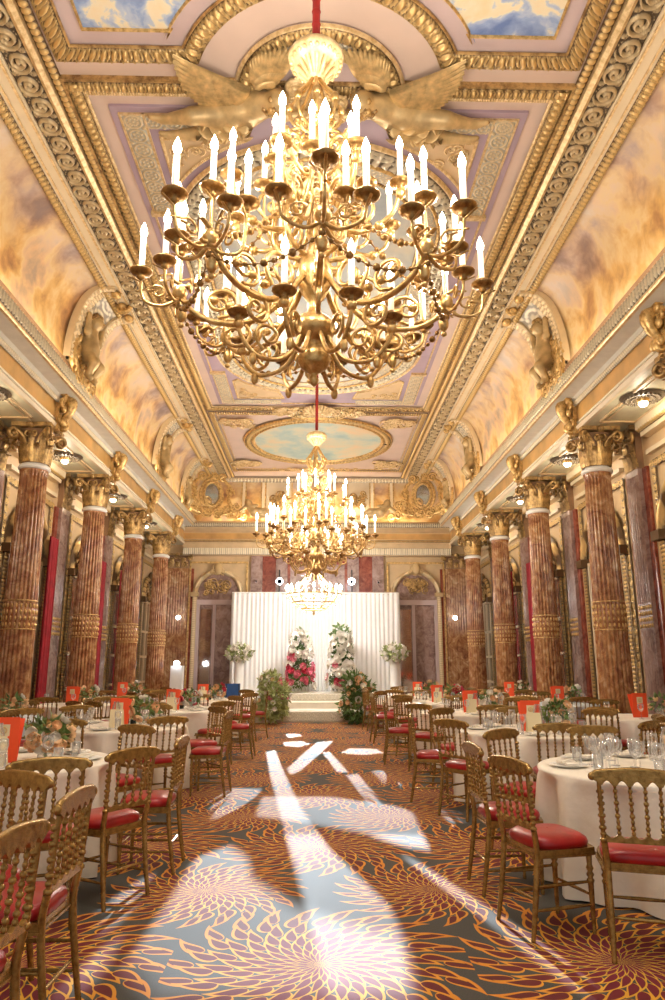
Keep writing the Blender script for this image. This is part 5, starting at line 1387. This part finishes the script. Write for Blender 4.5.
m = MB(); m.lathe([(0, .72), (.80, .72), (.80, .748), (0, .748)], 40); top_me = m.mesh('tabletop', plain('plywood', (.5, .36, .2), .6))
m = MB(); m.tube([(.45, .3, .72), (.5, .35, 0)], .015, 6); leg_me = m.mesh('leg', M['black'])
def glass_me(kind):
    m = MB()
    if kind == 'wine': m.lathe([(.034, 0), (.034, .003), (.006, .008), (.004, .09), (.012, .098), (.034, .125), (.040, .155), (.036, .20), (.034, .20), (.038, .155), (.032, .128), (.0, .105)], 14)
    else: m.lathe([(.030, 0), (.032, .01), (.036, .12), (.034, .12), (.029, .012), (0, .01)], 14)
    return m.mesh('bowl', M['glass'])
wine_me, tumb_me = glass_me('wine'), glass_me('t')
m = MB(); m.lathe([(0, .002), (.08, .002), (.085, .006), (.135, .016), (.135, .019), (.085, .010), (0, .008)], 28); plate_me = m.mesh('plate', M['white'])
m = MB(); m.prism([(-.05, -.09), (.05, -.09), (.035, .0), (.05, .09), (-.05, .09), (-.035, 0)], .019, .034, axis='z'); m.tube([(-.05, 0, .03), (0, 0, .045), (.05, 0, .03)], .012, 6); nap_me = m.mesh('napkin', M['cloth'])
m = MB(); m.lathe([(.036, 0), (.037, .01), (.037, .19), (.030, .22), (.014, .25), (.013, .30), (.016, .30), (.016, .315), (0, .315)], 16); bot_me = m.mesh('bottle', M['bottle'])
m = MB(); m.lathe([(.0378, .06), (.0378, .15)], 16); lab_me = m.mesh('label', M['card_cream'])
m = MB(); m.lathe([(.045, 0), (.05, .01), (.05, .20), (.038, .25), (.03, .27), (.034, .29), (.030, .29), (.026, .27), (.034, .25), (.046, .20), (.046, .015), (0, .012)], 18); jug_me = m.mesh('water_bottle', M['glass'])
def card_meshes():
    a = MB(); a.box((0, 0, .17), (.22, .006, .32)); a.box((0, .06, .158), (.22, .006, .33), M=Matrix.Rotation(-.35, 4, 'X'))
    b = MB(); b.box((0, -.006, .235), (.085, .004, .085)); 
    g = MB(); g.tube([(.022 * math.cos(q), -.010, .235 + .022 * math.sin(q)) for q in np.linspace(0, 2 * PI, 17)[:-1]], .004, 5, closed=True); g.tube([(0, -.010, .212), (0, -.010, .258)], .003, 5)
    return a.mesh('folder', M['card_red']), b.mesh('emblem_panel', M['card_cream']), g.mesh('emblem', M['gold'])
fold_me, emb_me, emg_me = card_meshes()
m = MB(); m.box((0, -.05, .105), (.155, .004, .21), M=Matrix.Rotation(-.12, 4, 'X')); m.box((0, .0, .10), (.155, .004, .20), M=Matrix.Rotation(.3, 4, 'X')); menu_me = m.mesh('menu_card', M['card_cream'])
m = MB(); m.lathe([(.05, 0), (.06, .01), (.055, .06), (.07, .12), (.066, .12), (.05, .06), (.0, .015)], 18); vase_me = m.mesh('vase', M['glass'])
POS8 = ['aisle side', 'aisle and stage corner', 'stage side', 'wall and stage corner', 'wall side', 'wall and entrance corner', 'entrance side', 'aisle and entrance corner']
CH = []
def table(x, y, name, s, row, chairs=None, detail=2, cloth=0, blue=False, skip=(), phase=0.0, rch=1.15, nb=2, fo=-.05, extra=()):
    """detail 2 near (all ware), 1 middle, 0 far"""
    t = thing('round_table', 'round folding table under floor-length cloth, %s' % name, 'table', (x, y, 0), rnd.random(), 'round banquet tables')
    obj('tabletop', top_me, None, t)
    for k in range(4): obj('leg', leg_me, None, t, rz=k * PI / 2)
    c_ = obj('tablecloth', clb_me if blue else cl_me[cloth % 3], None, None, (x, y, 0), rnd.random() * 6)
    if abs(x) > 4: c_.scale = t.scale = (.9, .9, 1)
    tag(c_, '%s cloth draped to the floor on %s' % ('cool white' if blue else 'cream white', name), 'tablecloth', 'floor-length tablecloths')
    grp = 'chairs around %s' % name
    if chairs is None:
        chairs = []
        for k in range(8):
            if k in skip: continue
            a = k * PI / 4 + phase; r = rch + rnd.uniform(-.02, .04)
            # k=0 faces from the aisle side
            ux, uy = -s * math.cos(a), math.sin(a)
            if any(math.hypot(x + ux * r - q[0], y + uy * r - q[1]) < .50 for q in CH): continue
            chairs.append((x + ux * r, y + uy * r, -ux, -uy, POS8[k]))
    for (cx, cy, dx, dy, pos) in chairs:
        CH.append((cx, cy))
        place_chair(cx, cy, dx, dy, 'gilt red-seated chair, %s of %s' % (pos, name), grp, detail > 0)
    H = .753
    # menu folder and card
    ang = rnd.uniform(-.15, .15); cx, cy = x + s * fo, y - .12
    t = thing('menu_folder', 'orange-red standing folder with cream emblem on %s' % name, 'menu folder', (cx, cy, H), ang, 'orange-red menu folders')
    obj('folder', fold_me, None, t); obj('emblem_panel', emb_me, None, t); obj('emblem', emg_me, None, t)
    if detail: o = obj('menu_card', menu_me, None, None, (cx - s * .02, cy - .14, H), ang); tag(o, 'cream menu card before the folder on %s' % name, 'menu card', 'cream menu cards')
    # flowers
    fx, fy = x + .31, y + .06
    t = thing('flower_centrepiece', 'low vase of peach and cream flowers on %s' % name, 'flowers', (fx, fy, H), rnd.random() * 6, 'table centrepieces')
    obj('vase', vase_me, None, t); m = MB(); bl = [(0, 0, .20, .15, .10)]; foliage(m, bl, 90 if detail else 50, .09, int(abs(x) * 10 + y * 3)); obj('foliage', m, M['leaf'], t)
    blooms(t, bl, ('fl_peach', 'fl_white', 'fl_peach', 'fl_red' if row > 2 else 'fl_peach'), 16 if detail else 9, .85, int(y * 7))
    for q, (ex, ey) in enumerate(extra):
        o = obj('wine_glass', wine_me, None, None, (x + ex, y + ey, H)); tag(o, 'stemmed glass clustered by the water bottle, %s' % name, 'glass', 'clustered wine glasses on %s' % name)
    # bottles
    if detail:
        for q, (bx, by) in enumerate(((.14, .22), (.02, .34))[:nb]):
            t = thing('wine_bottle', '%s dark wine bottle with cream label on %s' % (('nearer', 'farther')[q], name), 'bottle', (x + bx, y + by, H), 0, 'wine bottles on %s' % name)
            obj('bottle', bot_me, None, t); obj('label', lab_me, None, t)
        o = obj('water_bottle', jug_me, None, None, (x + .02, y - .16, H)); tag(o, 'clear glass water bottle on %s' % name, 'bottle', 'clear water bottles')
    n = 8
    for k in range(n):
        a = k * PI / 4 + phase + .1; ux, uy = -s * math.cos(a), math.sin(a)
        if detail:
            t = thing('plate', 'white napkin-topped plate, %s of %s' % (POS8[k], name), 'plate', (x + ux * .62, y + uy * .62, H), a, 'place settings on %s' % name); obj('plate_dish', plate_me, None, t); obj('napkin', nap_me, None, t)
        ks = (0, 1) if detail == 2 else (0,)
        if detail == 0 and k % 2: continue
        for j in ks:
            b_ = a + .30 + .0 * j; r = .44 + .10 * j; o = obj('wine_glass' if j == 0 else 'water_tumbler', wine_me if j == 0 else tumb_me, None, None, (x - s * math.cos(b_) * r, y + math.sin(b_) * r, H))
            tag(o, '%s, %s of %s' % ('stemmed wine glass' if j == 0 else 'clear water tumbler', POS8[k], name), 'glass', '%s on %s' % ('wine glasses' if j == 0 else 'tumblers', name))
def tn(side, k, row='inner'):
    return '%s table in the %s %s row' % (ORD[k], side, row)
def unit(dx, dy):
    L = math.hypot(dx, dy); return dx / L, dy / L
def ch(cx, cy, tx, ty, pos): dx, dy = unit(tx, ty); return (cx, cy, dx, dy, pos)
# left inner row
table(-2.30, 2.95, tn('left', 0), -1, 0, [ch(-1.64, 3.72, -.5, -.86, 'aisle and stage corner'), ch(-1.28, 3.36, -1, .05, 'aisle side'), ch(-1.24, 2.62, -1, .1, 'aisle and entrance corner')], 2, 0, nb=0)
table(-2.42, 5.75, tn('left', 1), -1, 1, [ch(-1.40, 5.06, -.87, .52, 'aisle and entrance corner'), ch(-1.26, 5.74, -1, 0, 'aisle side'), ch(-1.66, 4.64, -.35, .95, 'entrance side'), ch(-1.78, 6.64, -.5, -.85, 'aisle and stage corner'), ch(-2.55, 6.92, .1, -1, 'stage side'), ch(-3.35, 6.5, .8, -.6, 'wall and stage corner'), ch(-2.75, 4.62, .2, 1, 'wall and entrance corner')], 2, 1, nb=0)
for i, y in enumerate((8.95, 12.15, 15.3)):
    table(-2.42, y, tn('left', 2 + i), -1, 2 + i, None, 2 if i == 0 else 1, i, phase=.12 * (i - 1))
# right inner row
table(2.44, 5.28, tn('right', 0), 1, 0, [ch(1.76, 4.12, .28, .95, 'entrance side'), ch(1.36, 4.48, 1, .28, 'aisle and entrance corner'), ch(1.32, 5.22, 1, .05, 'aisle side'), ch(1.72, 6.12, .65, -.75, 'aisle and stage corner'), ch(2.50, 6.40, 0, -1, 'stage side'), ch(3.30, 6.02, -.8, -.7, 'wall and stage corner'), ch(3.2, 4.4, -.7, .8, 'wall and entrance corner')], 2, 2, nb=0, fo=.42, extra=[(-.45, -.22), (-.38, -.1), (-.28, -.30), (-.30, -.05), (-.20, -.18), (-.15, .02), (-.12, -.32), (-.42, .05), (-.25, .12)])
for i, y in enumerate((8.25, 11.4, 14.5, 17.3)):
    table(2.44, y, tn('right', 1 + i), 1, 1 + i, None, 2 if i == 0 else 1, i + 1, phase=.12 * (1 - i))
# rows by the walls, between the columns
for s, sd in ((-1, 'left'), (1, 'right')):
    for i, y in enumerate((6.85, 10.3, 13.74, 17.18)):
        table(s * 4.60, y, tn(sd, i, 'outer'), s, i, None, 1 if i == 0 else 0, i, blue=(i == 2 and s > 0) or (i == 3 and s < 0) or (i == 1 and s < 0), skip=(3, 4, 5), phase=0, rch=1.03)
# ================================================================== LIGHTS
def light(kind, name, loc, power, col=(1, .8, .55), rot=None, **k):
    l = bpy.data.lights.new(name, kind); l.energy = power; l.color = col
    for a, v in k.items(): setattr(l, a, v)
    o = bpy.data.objects.new(name, l); COL.objects.link(o); o.location = loc
    if rot: o.rotation_euler = rot
    return o
WARM = (1, .88, .73)
for (x, y, z, p) in ((-.03, 4.4, 4.55, 1.0), (-.03, 13.8, 4.55, 1.1)):
    for k in range(6):
        a = k * PI / 3 + .3; light('POINT', 'chandelier_light', (x + 1.3 * math.cos(a), y + 1.3 * math.sin(a), z + .20), 56 * p, WARM, shadow_soft_size=.10)
    light('POINT', 'chandelier_light', (x, y, z + .45), 40 * p, WARM, shadow_soft_size=.35)
light('POINT', 'basket_light', (BL[0], BL[1], BL[2] + .75), 380, (1, .95, .90), shadow_soft_size=.3)
for (x, y, z) in AISLE: light('POINT', 'aisle_light', (x, y, z - .25), 11, (1, .84, .62), shadow_soft_size=.08)
# cove strip lights laid on top of the cornice
for s in (-1, 1):
    light('AREA', 'cove_light', (s * 4.37, (Y0 + Y1) / 2, 6.50), 60, (1, .88, .68), (0, s * math.radians(-158), 0), shape='RECTANGLE', size=.10, size_y=Y1 - Y0 - .6)
light('AREA', 'back_cove_light', (0, Y1 - .45, 6.42), 45, (1, .82, .56), (math.radians(165), 0, 0), shape='RECTANGLE', size=7.5, size_y=.12)
# ------------------------------------------------------------------ camera, world, view
cam = bpy.data.cameras.new('camera'); co = bpy.data.objects.new('camera', cam); COL.objects.link(co)
co.location = (0, 0, 1.47); cam.sensor_fit = 'VERTICAL'; cam.sensor_height = 36; cam.lens = 36 * .701
co.rotation_euler = (math.radians(90) + math.atan(.2354), 0, -.0215); cam.clip_start = .05; cam.clip_end = 200
sc.camera = co
w = bpy.data.worlds.new('world'); sc.world = w; w.use_nodes = True
w.node_tree.nodes['Background'].inputs[0].default_value = (1.0, .94, .86, 1); w.node_tree.nodes['Background'].inputs[1].default_value = WORLD
sc.view_settings.view_transform = 'Standard'; sc.view_settings.look = 'None'; sc.view_settings.gamma = 1; sc.view_settings.exposure = EXPO
sc.view_settings.use_curve_mapping = False
sc.cycles.max_bounces = 7; sc.cycles.diffuse_bounces = 5; sc.cycles.glossy_bounces = 3; sc.cycles.transparent_max_bounces = 16
sc.cycles.sample_clamp_indirect = 6; sc.cycles.use_denoising = True; sc.cycles.caustics_reflective = False; sc.cycles.caustics_refractive = False
